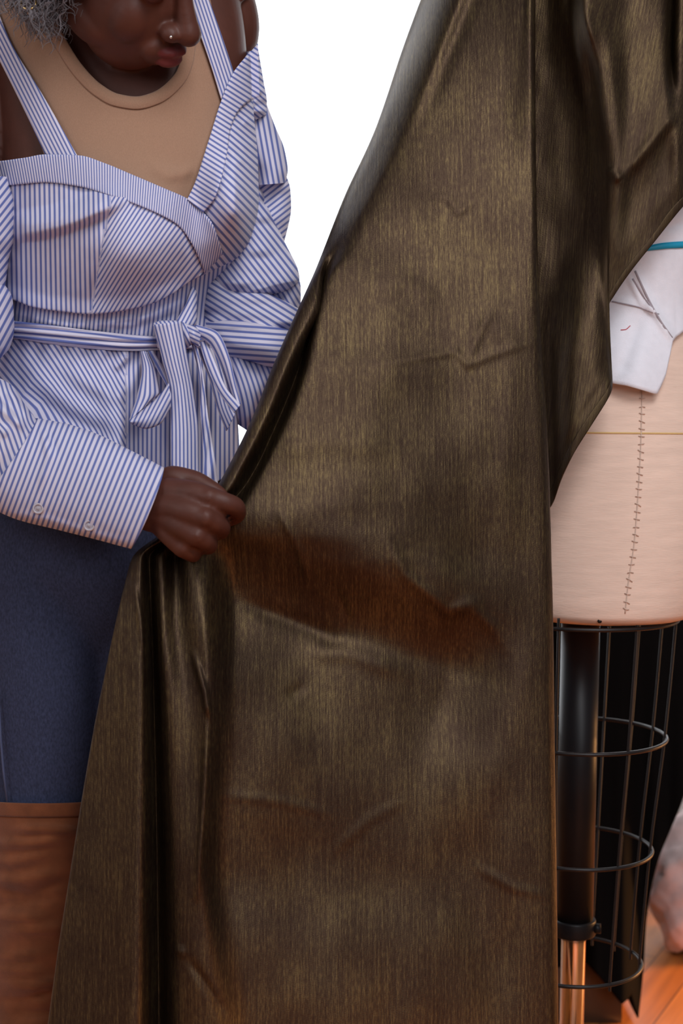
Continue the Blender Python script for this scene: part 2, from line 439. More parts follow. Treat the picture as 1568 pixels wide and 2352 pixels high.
# left hand, closed round the folded cloth edge out of sight
LW = (835, 752, 1.80)
for k, (dx, dy) in enumerate(((30, -32), (38, -10), (36, 12), (28, 32))):
    fin([LW, (858+dx*.6, 752+dy, 1.79), (862+dx, 752+dy, 1.782), (890+dx, 754+dy, 1.772), (902+dx, 756+dy, 1.785), (880+dx, 758+dy, 1.80)], [.022, .016, .0118, .0098, .009, .0078])
fin([LW, (850, 716, 1.785), (876, 700, 1.768), (910, 712, 1.763)], [.020, .014, .0105, .0085])

# head: local frame x = her left, y = back of head, z = crown
def Rm(p, y, r):
    p, y, r = [math.radians(q) for q in (p, y, r)]
    cx, sx, cy, sy, cr, sr = math.cos(p), math.sin(p), math.cos(y), math.sin(y), math.cos(r), math.sin(r)
    return np.array([[cr, 0, sr], [0, 1, 0], [-sr, 0, cr]])@np.array([[cy, -sy, 0], [sy, cy, 0], [0, 0, 1]])@np.array([[1, 0, 0], [0, cx, -sx], [0, sx, cx]])
HR = Rm(66, 47, -32); HC = W(np.array([280., -82., 1.60]))
def H(p): return HC+np.asarray(p, float)@HR.T
def hb(c, r, **k): body.ball(H(c), r, M=HR, **k)
hb((0, .022, .035), (.074, .094, .088), nu=36, nv=24)
hb((0, -.028, -.030), (.060, .066, .078), nu=36, nv=24)
hb((0, -.050, -.056), (.040, .040, .032))
hb((0, -.074, -.066), (.019, .018, .013))
for s in (-1, 1):
    hb((s*.032, -.056, -.026), (.027, .026, .034))
    hb((s*.040, -.012, -.056), (.022, .044, .026))
    hb((s*.031, -.074, .016), (.016, .013, .012))
    hb((s*.028, -.073, .036), (.026, .014, .011))
    hb((s*.0160, -.1005, -.022), (.0118, .0130, .0100))
    hb((s*.074, .012, -.004), (.007, .018, .030))
g = np.array([[0, -.086, .026, .0090], [0, -.096, .008, .0105], [0, -.106, -.008, .0125], [0, -.1115, -.018, .0150], [0, -.106, -.024, .0105]])
g = pchip(np.arange(5), g, np.linspace(0, 4, 20)); body.tube(H(g[:, :3]), g[:, 3], 14)
body.ball(H((0, -.1125, -.018)), (.0148,)*3, nu=14, nv=10)
hb((0, -.085, -.050), (.034, .018, .022))
hb((0, -.0995, -.0475), (.0215, .0105, .0068)); hb((-.007, -.1015, -.0465), (.010, .0095, .0062)); hb((.007, -.1015, -.0465), (.010, .0095, .0062))
hb((0, -.0985, -.0600), (.0195, .0110, .0078))
bo = fuse(body, 'body', M_SKIN, person, .0026, 3, .5)
# lip colour as a skin attribute
co = np.empty(len(bo.data.vertices)*3); bo.data.vertices.foreach_get('co', co); co = co.reshape(-1, 3)
loc = (co-HC)@HR
e = np.minimum(((loc[:, 0])/.023)**2+((loc[:, 1]+.103)/.016)**2+((loc[:, 2]+.0475)/.0072)**2,
               (loc[:, 0]/.0205)**2+((loc[:, 1]+.101)/.016)**2+((loc[:, 2]+.060)/.0082)**2)
at = bo.data.attributes.new('lips', 'FLOAT', 'POINT'); at.data.foreach_set('value', np.clip((1.35-e)*3, 0, 1).astype(np.float32))

# nose stud, earring
mb = MB(); mb.ball(H((-.0245, -.1085, -.020)), (.0019,)*3, nu=10, nv=8); mb.build('nose_stud', M_STEEL, person)['label'] = 'tiny silver nose stud'
mb = MB(); c = W(np.array([66., 6., 1.585])); a = np.linspace(0, 2*PI, 25)[:-1]
mb.tube(c+np.stack([np.cos(a)*.008, np.sin(a)*.003, np.sin(a)*.008], 1), .0014, 8, closed=True); mb.build('earring', M_GOLDM, person)['label'] = 'small gold hoop earring'

# hair: loose grey curls
hair = MB(); rg = np.random.RandomState(3)
def curl(root, dirv, L, hr, turns, r):
    n = 16; t = np.linspace(0, 1, n); dirv = dirv/np.linalg.norm(dirv)
    a = np.cross(dirv, [.3, .2, .9]); a /= np.linalg.norm(a); b = np.cross(dirv, a); p0 = rg.rand()*6.28
    w = t*turns*2*PI+p0
    P = root+np.outer(t*L, dirv)+hr*np.sqrt(t)[:, None]*(np.outer(np.cos(w), a)+np.outer(np.sin(w), b))+np.outer(t*t, [0, 0, -.006])
    hair.tube(P, r*(1-.75*t), 4, caps=False)
for k in range(900):           # scalp
    u = rg.rand()*2*PI; v = np.arccos(rg.uniform(-.35, 1))
    n = np.array([np.sin(v)*np.cos(u), np.sin(v)*np.sin(u), np.cos(v)])
    p = np.array([0, .022, .035])+n*np.array([.076, .096, .09])
    if p[1] < -.035 and p[2] < .075: continue
    curl(H(p), (n+rg.normal(0, .4, 3))@HR.T, rg.uniform(.02, .04), rg.uniform(.004, .009), rg.uniform(.8, 2), .0011)
for k in range(900):           # side curls falling by the ear
    x = rg.normal(85, 52); y = rg.uniform(-60, 88)
    if x > 205-y*.9: continue
    if y > 35 and x < 25+y*.55: continue
    root = W(np.array([x, y-35, 1.60+rg.normal(0, .022)]))
    curl(root, np.array([rg.normal(.0, .5), rg.normal(0, .4), -1+rg.normal(0, .4)]), rg.uniform(.010, .032), rg.uniform(.002, .006), rg.uniform(.8, 2.2), .0007)
hair.build('hair', M_HAIR, person)['label'] = 'short loose silver grey curls'

# ---- tank top
NK = np.array([(-40, -90), (60, -30), (118, 30), (150, 88), (186, 146), (232, 194), (272, 216), (312, 222), (352, 212), (388, 186), (408, 158), (418, 120), (424, 40), (430, -60)], float)
OUT = np.array([(-110, -80), (-60, 20), (24, 140), (74, 265), (116, 390), (190, 470), (300, 520), (430, 540), (500, 500), (530, 400), (520, 250), (505, 150), (490, 40), (470, -60)], float)
def seam_patch(A, B, nr, nc, off, extra=None, sm=1):
    c = np.stack([A+(B-A)*t for t in np.linspace(0, 1, 4)])
    c = np.concatenate([c, np.zeros(c.shape[:2]+(1,))], -1)
    g = refine(c, nr, nc, sm)
    g[..., 2] = torso_d(g[..., 0], g[..., 1])-off
    if extra is not None: g[..., 2] -= extra(g[..., 0], g[..., 1])
    return g
tw = lambda px, py: creases(px, py, [(((380, 395), (415, 402), (445, 385)), 14, .004), (((350, 380), (400, 420)), 16, .003)])
mb = MB(); mb.grid(W(seam_patch(NK, OUT, 60, 120, .004, tw)))
tank = mb.build('tank_top', M_TANK, person, thick=.0012); tank['label'] = 'tan ribbed tank top'
tn = np.gradient(NK, axis=0); tn /= np.linalg.norm(tn, axis=1)[:, None]; nn = np.stack([-tn[:, 1], tn[:, 0]], 1)
g = seam_patch(NK-nn*-1*0, NK+nn*29, 12, 160, .0055)
prof = np.sin(np.linspace(.15, PI-.15, 12))[:, None]*.0022
g[..., 2] -= prof
mb = MB(); mb.grid(W(g)); mb.build('neckline_rib', M_TANK, tank, thick=.001)

# ---- blouse
BTOP = spoly([(-150, 372), (0, 370), (60, 362), (105, 356), (180, 358), (240, 376), (300, 401), (370, 430), (430, 458), (450, 415), (480, 320), (510, 226), (540, 165), (590, 100), (640, 60)])
BBOT = spoly([(-150, 670), (0, 678), (30, 688), (75, 705), (130, 714), (210, 721), (290, 712), (350, 696), (400, 672), (440, 645), (470, 630), (520, 606), (600, 560)])
def flap(px, py):
    """soft roll of cloth lying over the left cup"""
    edge = 540-(px-40)*.27+10*np.sin((px-40)/60.)
    e = sstep(-62, -16, py-edge)*(1-sstep(-6, 22, py-edge))
    win = sstep(20, 60, px)*(1-sstep(215, 300, px))
    return .026*e*win
def bod_extra(px, py):
    w = flap(px, py)
    w = w+creases(px, py, [(((205, 715), (225, 620), (245, 500)), 7, -.0035),
                           (((100, 440), (60, 640)), 30, .003), (((560, 380), (520, 330)), 12, .006),
                           (((570, 350), (530, 290)), 10, .005), (((540, 470), (560, 560)), 20, .006), (((590, 300), (560, 270)), 12, .006),
                           (((240, 470), (300, 455), (360, 470)), 14, .004)])
    w = w+.008*sstep(40, 0, BBOT(px)-py)*(px < 460)          # under-bust overhang
    w = w+.0025*vnoise(px/45, py/60, 3)
    return w
g = torso_ring(BTOP, BBOT, 90, 420, .011, bod_extra, grow=3)
px, py = g[..., 0], g[..., 1]
dart = 250-(py-480)*.17
left = ph(91, 11.2)(px, py)
cupang = 62-np.clip((px-240)/230, 0, 1)*26
aa = np.radians(cupang); xr, yr = px-212, py-720
cup = (xr*np.sin(np.radians(60))+yr*np.cos(np.radians(60)))/8.6-(xr/230.)**2*3.0*np.sign(xr)
right = ph(-38, 11)(px, py)-((py-250)/200.)**2*1.6
u = np.where(px < dart, left, cup)
mid = 430+(py-458)*.30
u = np.where(px > mid, right, u)
u = np.where(np.sin(np.linspace(0, 2*PI, 420, endpoint=False))[None] < 0, ph(90, 11)(px, py), u)
mb = MB(); mb.grid(W(g), closed=True, uv=np.stack([u, py/1815], -1))
blouse = mb.build('blouse', M_STR, person, thick=.0012); blouse['label'] = 'blue and white striped off-shoulder wrap blouse'

# neckline band (two runs meeting at the V)
def band(A, B, f, name, off=.0150, parent=blouse, nr=14, nc=120, extra=None, ridge=.0015):
    A = np.asarray(A, float); B = np.asarray(B, float)
    g = seam_patch(A, B, nr, nc, off, extra)
    g[..., 2] -= np.sin(np.linspace(.1, PI-.1, nr))[:, None]*ridge
    mb = MB(); mb.grid(W(g), uv=uv1(g, f)); return mb.build(name, M_STR, parent, thick=.0012)
band([(-30, 372), (0, 370), (60, 362), (105, 355), (180, 357), (240, 375), (300, 400), (370, 430), (432, 458), (456, 478), (485, 510), (512, 582)],
     [(-30, 432), (0, 428), (60, 422), (105, 419), (180, 428), (240, 444), (310, 468), (370, 494), (410, 518), (436, 552), (456, 592), (470, 628)],
     lambda px, py: px/9.6+((px-250)/190.)*py/34., 'neckline_band', extra=flap)
band([(430, 458), (450, 414), (466, 365), (480, 320), (495, 272), (510, 226), (535, 168), (592, 100)],
     [(467, 488), (492, 455), (510, 402), (522, 345), (528, 300), (542, 262), (566, 236), (596, 222)],
     ph(-33, 10.5), 'neckline_band', off=.0175)
# straps
def strap(L, Rr, f, off=.011):
    return band(L, Rr, f, 'strap', off=off, nr=10, nc=60, ridge=.001)
strap([(-75, 0), (0, 140), (50, 240), (105, 357)], [(-25, -30), (0, 62), (22, 92), (90, 205), (180, 362)][0:1]+[(22, 92), (98, 218), (180, 362)], lambda px, py: (px-py*.50)/9.6)
strap([(405, -70), (457, 72), (484, 150), (508, 228)], [(452, -70), (484, 12), (512, 92), (537, 168)], lambda px, py: (px-py*.33)/8.2)

# midriff
MTOP = lambda x: BBOT(x)-22
MBOT = spoly([(-150, 726), (30, 742), (200, 766), (355, 782), (480, 770), (600, 750)])
def mid_extra(px, py):
    return .0022*np.sin(px/5.6+py/40.)*sstep(690, 740, py)+creases(px, py, [(((20, 716), (150, 745), (300, 745), (440, 700)), 7, .004), (((230, 740), (330, 728), (430, 690)), 6, .004), (((60, 735), (160, 752), (260, 756)), 6, .003)])
g = torso_ring(MTOP, MBOT, 30, 360, .006, mid_extra)
mb = MB(); mb.grid(W(g), closed=True, uv=uv1(g, ph(84, 9.6))); mb.build('midriff_panel', M_STR, blouse, thick=.0012)

# sash round the waist
STOP = spoly([(-150, 722), (30, 738), (120, 748), (200, 758), (355, 773), (430, 770), (500, 752), (600, 735)])
SBOT = spoly([(-150, 762), (30, 776), (120, 790), (200, 800), (300, 806), (355, 804), (430, 800), (500, 786), (600, 770)])
def sash_extra(px, py):
    v = (py-STOP(px))/(SBOT(px)-STOP(px))
    return .004+.007*np.sin(np.clip(v, 0, 1)*PI)**.6+.0028*np.sin(v*15+px/70.)
g = torso_ring(STOP, SBOT, 26, 300, .010, sash_extra, grow=5)
vv = np.linspace(0, 1, 26)[:, None]
u = vv*3.6+.35*np.sin(g[..., 0]/95.)+g[..., 0]/420.
mb = MB(); mb.grid(W(g), closed=True, uv=np.stack([u, vv+0*u], -1)); sash = mb.build('sash', M_STR, blouse, thick=.0015)

# peplum
PBOT = spoly([(-150, 1120), (0, 1135), (280, 1150), (400, 1140), (500, 1105), (560, 1085)])
def pep_extra(px, py):
    w = .003*sstep(800, 1000, py)
    lap = 1-sstep(-12, 6, px-(288-.00*(py-900)))          # upper wrap layer ends here
    w = w+.015*lap*sstep(830, 1000, py)
    w = w+.012*np.exp(-((px-262)/34)**2)*sstep(830, 900, py)
    w = w+creases(px, py, [(((60, 900), (150, 960), (280, 1010)), 26, -.010), (((150, 850), (250, 905), (290, 900)), 22, .010), (((330, 800), (270, 870), (240, 930)), 18, -.006),
                           (((40, 820), (120, 900), (250, 985)), 26, .006), (((300, 812), (260, 850)), 10, .006), (((345, 830), (300, 930)), 14, -.006)])
    w = w+.003*np.sin(px/9.+py/25.)*sstep(850, 800, py)
    w = w+.008*np.sin(px/19.)*sstep(900, 1080, py)*(px > 300)
    return w
g = torso_ring(SBOT, PBOT, 80, 460, .010, pep_extra, grow=4)
px, py = g[..., 0], g[..., 1]
sw = ph(-58, 11)(px, py)-((px-150)/170.)**2*1.6+creases(px, py, [(((60, 900), (150, 960), (280, 1010)), 40, 1.2)])
u = np.where((px > 289) & (py > 800), ph(90, 10.4)(px, py), sw)
mb = MB(); mb.grid(W(g), closed=True, uv=np.stack([u, py/1815], -1)); mb.build('peplum', M_STR, blouse, thick=.0012)

# bow: knot, loops and tails
def ribbon(L, Rr, name, f=None, n=60, m=12, bulge=.006, per=8.2, wave=0):
    L = np.asarray(L, float); Rr = np.asarray(Rr, float)
    k = np.linspace(0, 1, 5)[:, None, None]
    c = L[None]+(Rr-L)[None]*k                      # (5,n,3)
    g = refine(c, m, n, 1)
    s = np.linspace(0, 1, m)
    g[..., 2] -= np.sin(s*PI)[:, None]*bulge
    if wave: g[..., 2] += wave*np.sin(g[..., 1]/14.+s[:, None]*5)
    wd = np.hypot(*(np.median(Rr-L, axis=0)[:2]))
    u = np.repeat((s*wd/per)[:, None], n, 1)
    if f is not None: u = f(g[..., 0], g[..., 1])
    mb = MB(); mb.grid(W(g), uv=np.stack([u, g[..., 1]/1815], -1)); return mb.build(name, M_STR, blouse, thick=.0012)
D0 = 1.700
ribbon([(322, 806, 1.712), (326, 850, 1.695), (316, 905, 1.680), (297, 966, 1.672)], [(338, 808, 1.712), (356, 850, 1.700), (366, 900, 1.692), (352, 915, 1.690)], 'bow_loop', per=9, bulge=.010)
ribbon([(338, 806, 1.714), (362, 850, 1.700), (384, 890, 1.680), (388, 918, 1.674), (380, 945, 1.672)], [(352, 806, 1.712), (382, 862, 1.690), (393, 905, 1.670), (390, 925, 1.668), (384, 950, 1.668)], 'bow_loop', per=9, bulge=.005)
ribbon([(297, 966, 1.672), (330, 940, 1.668), (360, 915, 1.666), (388, 880, 1.668)], [(300, 972, 1.672), (335, 984, 1.664), (366, 974, 1.662), (392, 935, 1.664)], 'bow_loop', f=ph(62, 8.5), bulge=.010)
ribbon([(446, 768, 1.690), (476, 786, 1.680), (500, 824, 1.676), (520, 878, 1.676), (536, 932, 1.668)], [(450, 746, 1.690), (498, 762, 1.672), (528, 824, 1.664), (543, 890, 1.662), (553, 928, 1.662)], 'bow_loop', per=8, bulge=.005)
ribbon([(458, 786, 1.690), (474, 840, 1.676), (502, 900, 1.666), (538, 948, 1.660)], [(474, 782, 1.690), (494, 832, 1.674), (520, 892, 1.662), (552, 930, 1.660)], 'bow_loop', per=8, bulge=.003)
ribbon([(452, 800, 1.700), (480, 870, 1.700), (500, 940, 1.698), (520, 990, 1.700)], [(500, 800, 1.712), (520, 880, 1.712), (530, 930, 1.70), (540, 950, 1.69)], 'bow_loop', per=8, bulge=.004)
ribbon([(352, 746, 1.668), (374, 830, 1.668), (390, 900, 1.670), (392, 1000, 1.668), (392, 1100, 1.668)], [(416, 738, 1.670), (430, 820, 1.676), (444, 900, 1.682), (455, 1000, 1.682), (456, 1105, 1.684)], 'sash_tail', per=8.4, bulge=.010)
ribbon([(440, 790, 1.695), (456, 860, 1.690), (460, 950, 1.686), (466, 1050, 1.686), (464, 1110, 1.686)], [(452, 790, 1.690), (466, 860, 1.684), (478, 960, 1.682), (492, 1050, 1.690), (500, 1110, 1.694)], 'sash_tail', per=8.4, bulge=.003, wave=.002)
# knot
mb = MB()
rows = [(352, 742, 362, 800, 1.700, .018), (375, 736, 385, 800, 1.698, .018), (405, 736, 418, 802, 1.698, .020), (428, 744, 436, 795, 1.694, .024), (440, 755, 446, 785, 1.700, .015)]
g = loft2(rows, 30, 36); mb.grid(W(g), closed=True, caps=True, uv=uv1(g, ph(-62, 9)))
rows = [(420, 744, 424, 782, 1.690, .010), (445, 748, 444, 790, 1.684, .018), (462, 765, 455, 800, 1.690, .014)]
g = loft2(rows, 16, 24); mb.grid(W(g), closed=True, caps=True, uv=uv1(g, ph(-25, 9)))
rows = [(405, 735, 425, 760, 1.700, .010), (430, 690, 452, 740, 1.712, .012), (440, 655, 452, 670, 1.73, .010)]
g = loft2(rows, 16, 24); mb.grid(W(g), closed=True, caps=True, uv=uv1(g, ph(62, 9)))
mb.build('bow_knot', M_STR, blouse)

# sleeves
def lobe(mb, rows, f, nr=60, seg=72, sag=0, wr=None, expo=.85):
    g = loft2(rows, nr, seg, sag, expo, wr); mb.grid(W(g), closed=True, uv=uv1(g, f))
def wn(sx, sy, a, seed): return lambda px, py: a*vnoise(px/sx, py/sy, seed)
mb = MB()   # her left arm, beside the window
lobe(mb, [(525, 180, 591, 101, 1.825, .035), (535, 230, 606, 190, 1.825, .05), (548, 262, 613, 232, 1.83, .045), (560, 290, 612, 262, 1.84, .04)], ph(-40, 10), wr=wn(22, 16, .010, 5))
lobe(mb, [(545, 236, 606, 222, 1.855, .03), (545, 300, 632, 290, 1.86, .045), (560, 350, 653, 342, 1.86, .048), (583, 395, 661, 390, 1.86, .05), (584, 426, 655, 420, 1.86, .05)], ph(-80, 12))
lobe(mb, [(560, 395, 655, 395, 1.875, .035), (560, 450, 667, 436, 1.88, .042), (582, 500, 669, 478, 1.885, .045), (580, 560, 655, 548, 1.885, .04), (575, 620, 640, 600, 1.88, .03)], ph(38, 11), wr=wn(25, 25, .006, 8))
lobe(mb, [(520, 420, 596, 416, 1.855, .025), (505, 500, 622, 490, 1.85, .042), (480, 580, 656, 560, 1.845, .055), (465, 640, 684, 618, 1.84, .06), (478, 690, 688, 640, 1.84, .055), (520, 700, 660, 668, 1.845, .03)], ph(-52, 12.5), wr=wn(60, 26, .010, 11), nr=80)
lobe(mb, [(600, 640, 686, 632, 1.865, .03), (604, 670, 691, 664, 1.87, .04), (620, 710, 691, 698, 1.87, .035), (650, 740, 690, 722, 1.87, .02)], ph(-60, 11), wr=wn(20, 20, .006, 4))
lobe(mb, [(430, 640, 470, 740, 1.83, .02), (500, 620, 500, 770, 1.822, .035), (590, 660, 580, 800, 1.82, .045), (670, 700, 650, 800, 1.82, .045), (740, 740, 720, 830, 1.82, .03)], ph(-32, 12.5), wr=wn(60, 18, .008, 13))
lobe(mb, [(470, 728, 470, 780, 1.815, .012), (520, 727, 515, 815, 1.81, .035), (600, 738, 590, 835, 1.805, .045), (670, 753, 650, 855, 1.805, .045), (730, 770, 700, 870, 1.81, .03)], ph(-4, 13), wr=lambda px, py: creases(px, py, [(((480, 750), (560, 745), (660, 760)), 10, .008), (((480, 760), (540, 790), (650, 800)), 14, .004)]))
lobe(mb, [(495, 785, 560, 795, 1.84, .015), (510, 830, 650, 850, 1.83, .04), (525, 890, 620, 895, 1.825, .042), (540, 950, 590, 960, 1.83, .03), (546, 975, 572, 992, 1.835, .012)], lambda px, py: ph(-72, 11)(px, py)-((py-880)/80.)**2*.8, wr=wn(26, 60, .008, 15))
mb.build('sleeve', M_STR, blouse)['label'] = 'puffed sleeve against the bright window'
mb = MB()   # her right arm
lobe(mb, [(-160, 385, 30, 408, 1.74, .06), (-160, 460, 39, 470, 1.735, .065), (-155, 540, 37, 540, 1.735, .065), (-150, 600, 22, 592, 1.735, .055), (-140, 660, 12, 658, 1.735, .05)], ph(52, 13))
lobe(mb, [(-140, 655, 10, 652, 1.735, .05), (-150, 690, 29, 686, 1.73, .06), (-150, 760, 33, 752, 1.73, .065), (-145, 800, 24, 795, 1.73, .06), (-135, 850, -4, 830, 1.73, .05), (-120, 900, -30, 880, 1.73, .05)], ph(62, 14))
gath = lambda px, py: creases(px, py, [(((-40, 900), (20, 950), (60, 985)), 12, .012), (((-20, 960), (20, 1000)), 9, .010), (((10, 880), (50, 930), (70, 965)), 10, .009), (((-40, 940), (10, 985)), 8, -.010), (((0, 905), (45, 960)), 7, -.008)])
lobe(mb, [(-60, 860, -170, 1080, 1.71, .05), (-10, 866, -120, 1110, 1.70, .065), (30, 888, -80, 1130, 1.69, .068), (58, 930, -60, 1145, 1.68, .062), (84, 963, -44, 1150, 1.672, .050), (112, 985, -10, 1158, 1.668, .042)], lambda px, py: ph(-70, 12)(px, py)+.7*vnoise(px/40, py/40, 2), wr=gath, nr=70, seg=96)
mb.build('sleeve', M_STR, blouse)['label'] = 'gathered sleeve at the left edge'
mb = MB()
crow = [(84, 962, -48, 1152, 1.670, .053), (150, 974, 40, 1192, 1.655, .052), (222, 998, 135, 1216, 1.638, .050), (300, 1036, 222, 1238, 1.62, .048), (375, 1075, 300, 1259, 1.600, .046)]
cwr = lambda px, py: creases(px, py, [(((95, 970), (115, 1050), (90, 1120)), 9, .005), (((110, 985), (130, 1040)), 7, -.004), (((0, 1175), (100, 1190), (210, 1225), (300, 1250)), 9, .003)])
lobe(mb, crow, lambda px, py: (px*.925+py*.38)/13.0-((px-330)/330)**2*1.2, sag=-9, wr=cwr, nr=70, seg=110)
mb.build('cuff', M_STR, blouse, thick=.0016)
cg = loft2(crow, 70, 110, -9, .85, cwr)[:, 4:52].reshape(-1, 3)
for bx, by, bd in ((88, 1168, 1.632), (205, 1207, 1.612)):
    bd = cg[np.argmin((cg[:, 0]-bx)**2+(cg[:, 1]-by)**2), 2]-.0022
    mb = MB(); c = W(np.array([bx, by, bd]))
    Mx = np.array(Matrix.Rotation(math.radians(-62), 3, 'X'))
    a = np.linspace(0, 2*PI, 25)[:-1]
    mb.tube(c+np.stack([np.cos(a)*.0052, np.full(24, -.0012), np.sin(a)*.0052], 1)@np.eye(3), .0014, 8, closed=True)
    mb.ball(c, (.0050, .0012, .0050))
    for sx, sz in ((-1, -1), (1, 1)):
        mb.tube([c+np.array([-sx*.0016, -.0022, sz*.0014]), c+np.array([sx*.0016, -.0022, -sz*.0014*.2])], .0006, 6)
    mb.build('button', M_BUTTON, blouse)

# ---- jeans
jm = MB()
rows = [(-66, 1090, 552, 1090, 1.85, .108), (-74, 1180, 562, 1180, 1.85, .118), (-78, 1300, 566, 1300, 1.85, .118), (-66, 1400, 540, 1400, 1.85, .10), (-30, 1500, 500, 1500, 1.85, .07)]
jm.grid(W(loft2(rows, 24, 60)), closed=True, caps=True)
for ox in (0, 262):
    rows = [(-76+ox, 1200, 262+ox, 1200, 1.85, .098), (-70+ox, 1400, 262+ox, 1400, 1.845, .095), (-52+ox, 1600, 250+ox, 1600, 1.84, .085), (-40+ox, 1780, 236+ox, 1780, 1.84, .074), (-34+ox, 1900, 222+ox, 1900, 1.84, .068), (-30+ox, 1960, 214+ox, 1960, 1.84, .066)]
    jm.grid(W(loft2(rows, 40, 48)), closed=True, caps=True)
jeans = fuse(jm, 'jeans', M_JEAN, person, .006, 3); jeans['label'] = 'dark blue denim jeans'
mb = MB(); mb.tube(W(np.array([(-4, 1600, 1.770), (2, 1700, 1.7705), (8, 1770, 1.7715), (18, 1850, 1.774)])), .0016, 6); mb.build('seam', simple('blue_stitch', (.06, .07, .14), .8), jeans)

# ---- boots
def bwr(ox):
    rg2 = np.random.RandomState(5)
    L = []
    for k in range(15):
        y = 1910+k*34+rg2.uniform(-10, 10); x0 = -40+ox+rg2.uniform(-10, 90)
        L.append((((x0, y), (x0+70, y+rg2.uniform(-4, 14)), (x0+150, y+rg2.uniform(-24, 8))), 11, rg2.choice([.009, .007, -.007])))
    return lambda px, py: creases(px, py, L)
for ox in (0, 292):
    bm_ = MB()
    rows = [(-46+ox, 1836, 236+ox, 1836, 1.84, .080), (-44+ox, 1868, 234+ox, 1868, 1.84, .080), (-40+ox, 2000, 226+ox, 2000, 1.845, .074), (-40+ox, 2200, 212+ox, 2200, 1.855, .070), (-22+ox, 2450, 190+ox, 2450, 1.865, .062), (0+ox, 2680, 160+ox, 2680, 1.87, .048), (5+ox, 2780, 155+ox, 2780, 1.87, .045), (10+ox, 2850, 150+ox, 2850, 1.872, .042)]
    g = loft2(rows, 170, 80, sag=11, wr=bwr(ox)); bm_.grid(W(g), closed=True)
    a = W(np.array([80+ox, 2850, 1.872])); z0 = a[2]
    bx = np.array([[0, .045, .030, .035], [0, .0, .042, .035], [0, -.06, .036, .032], [0, -.12, .026, .040], [0, -.16, .018, .030], [0, -.18, .012, .012]])
    ft = pchip(np.arange(6), bx, np.linspace(0, 5, 30))
    bm_.tube(np.stack([np.full(30, a[0]), a[1]+ft[:, 1], .012+ft[:, 2]], 1), ft[:, 3], 20, ref=(0, 0, 1), ry=ft[:, 2])
    boot = bm_.build('boot', M_BOOT, person, thick=.002); boot['label'] = 'rust brown over-the-knee suede boot'
    so = MB(); so.tube(np.stack([np.full(30, a[0]), a[1]+ft[:, 1]*1.02, np.full(30, .008)], 1), ft[:, 3]*1.02, 16, ref=(0, 0, 1), ry=np.full(30, .008)); so.build('sole', M_SOLE, boot)
    tb = MB(); g = loft2([(-48+ox, 1834, 238+ox, 1834, 1.84, .0815), (-47+ox, 1866, 237+ox, 1866, 1.84, .0815)], 8, 80, sag=11); g[..., 2] -= np.sin(np.linspace(0, PI, 8))[:, None]*.001
    tb.grid(W(g), closed=True); tb.build('top_band', M_BOOT, boot, thick=.002)

# ------------------------------------------------------------------ THE GOLD CLOTH
cloth = empty('draped_fabric', (.12, 1.66, 0), 'long olive gold fabric sheet hung over the dress form and pulled aside by the woman', 'fabric')
def R(y, left, xR, dR, d8=None, mids=(0, 0, 0, 0, 0), ys=None):
    """one row of the sheet: nine knots of the free edge, five across, four round the outer edge"""
    row = [(x, y, d) for x, d in left]
    x8, d8 = left[-1]
    for k, m in enumerate(mids):
        t = (k+1)/6.3; row.append((x8+(xR-x8)*t, y, d8+(dR-d8)*t-m))
    row += [(xR-12, y, dR-.001), (xR, y, dR+.012), (xR-10, y, dR+.035), (xR-70, y, dR+.055)]
    return row
def plain(xl, d, wds=(6, 18, 36, 58, 82, 106, 140), dd=(.05, .030, .022, .012, .004, 0, -.002, -.002, 0)):
    xs = [xl+14, xl]+[xl+w for w in wds]
    return [(x, d+e) for x, e in zip(xs, dd)]
HL = (.165, .130, .112, .082, .048, .020, .004, .008, .002)    # upper edge leaning back to the light, then a shallow trough
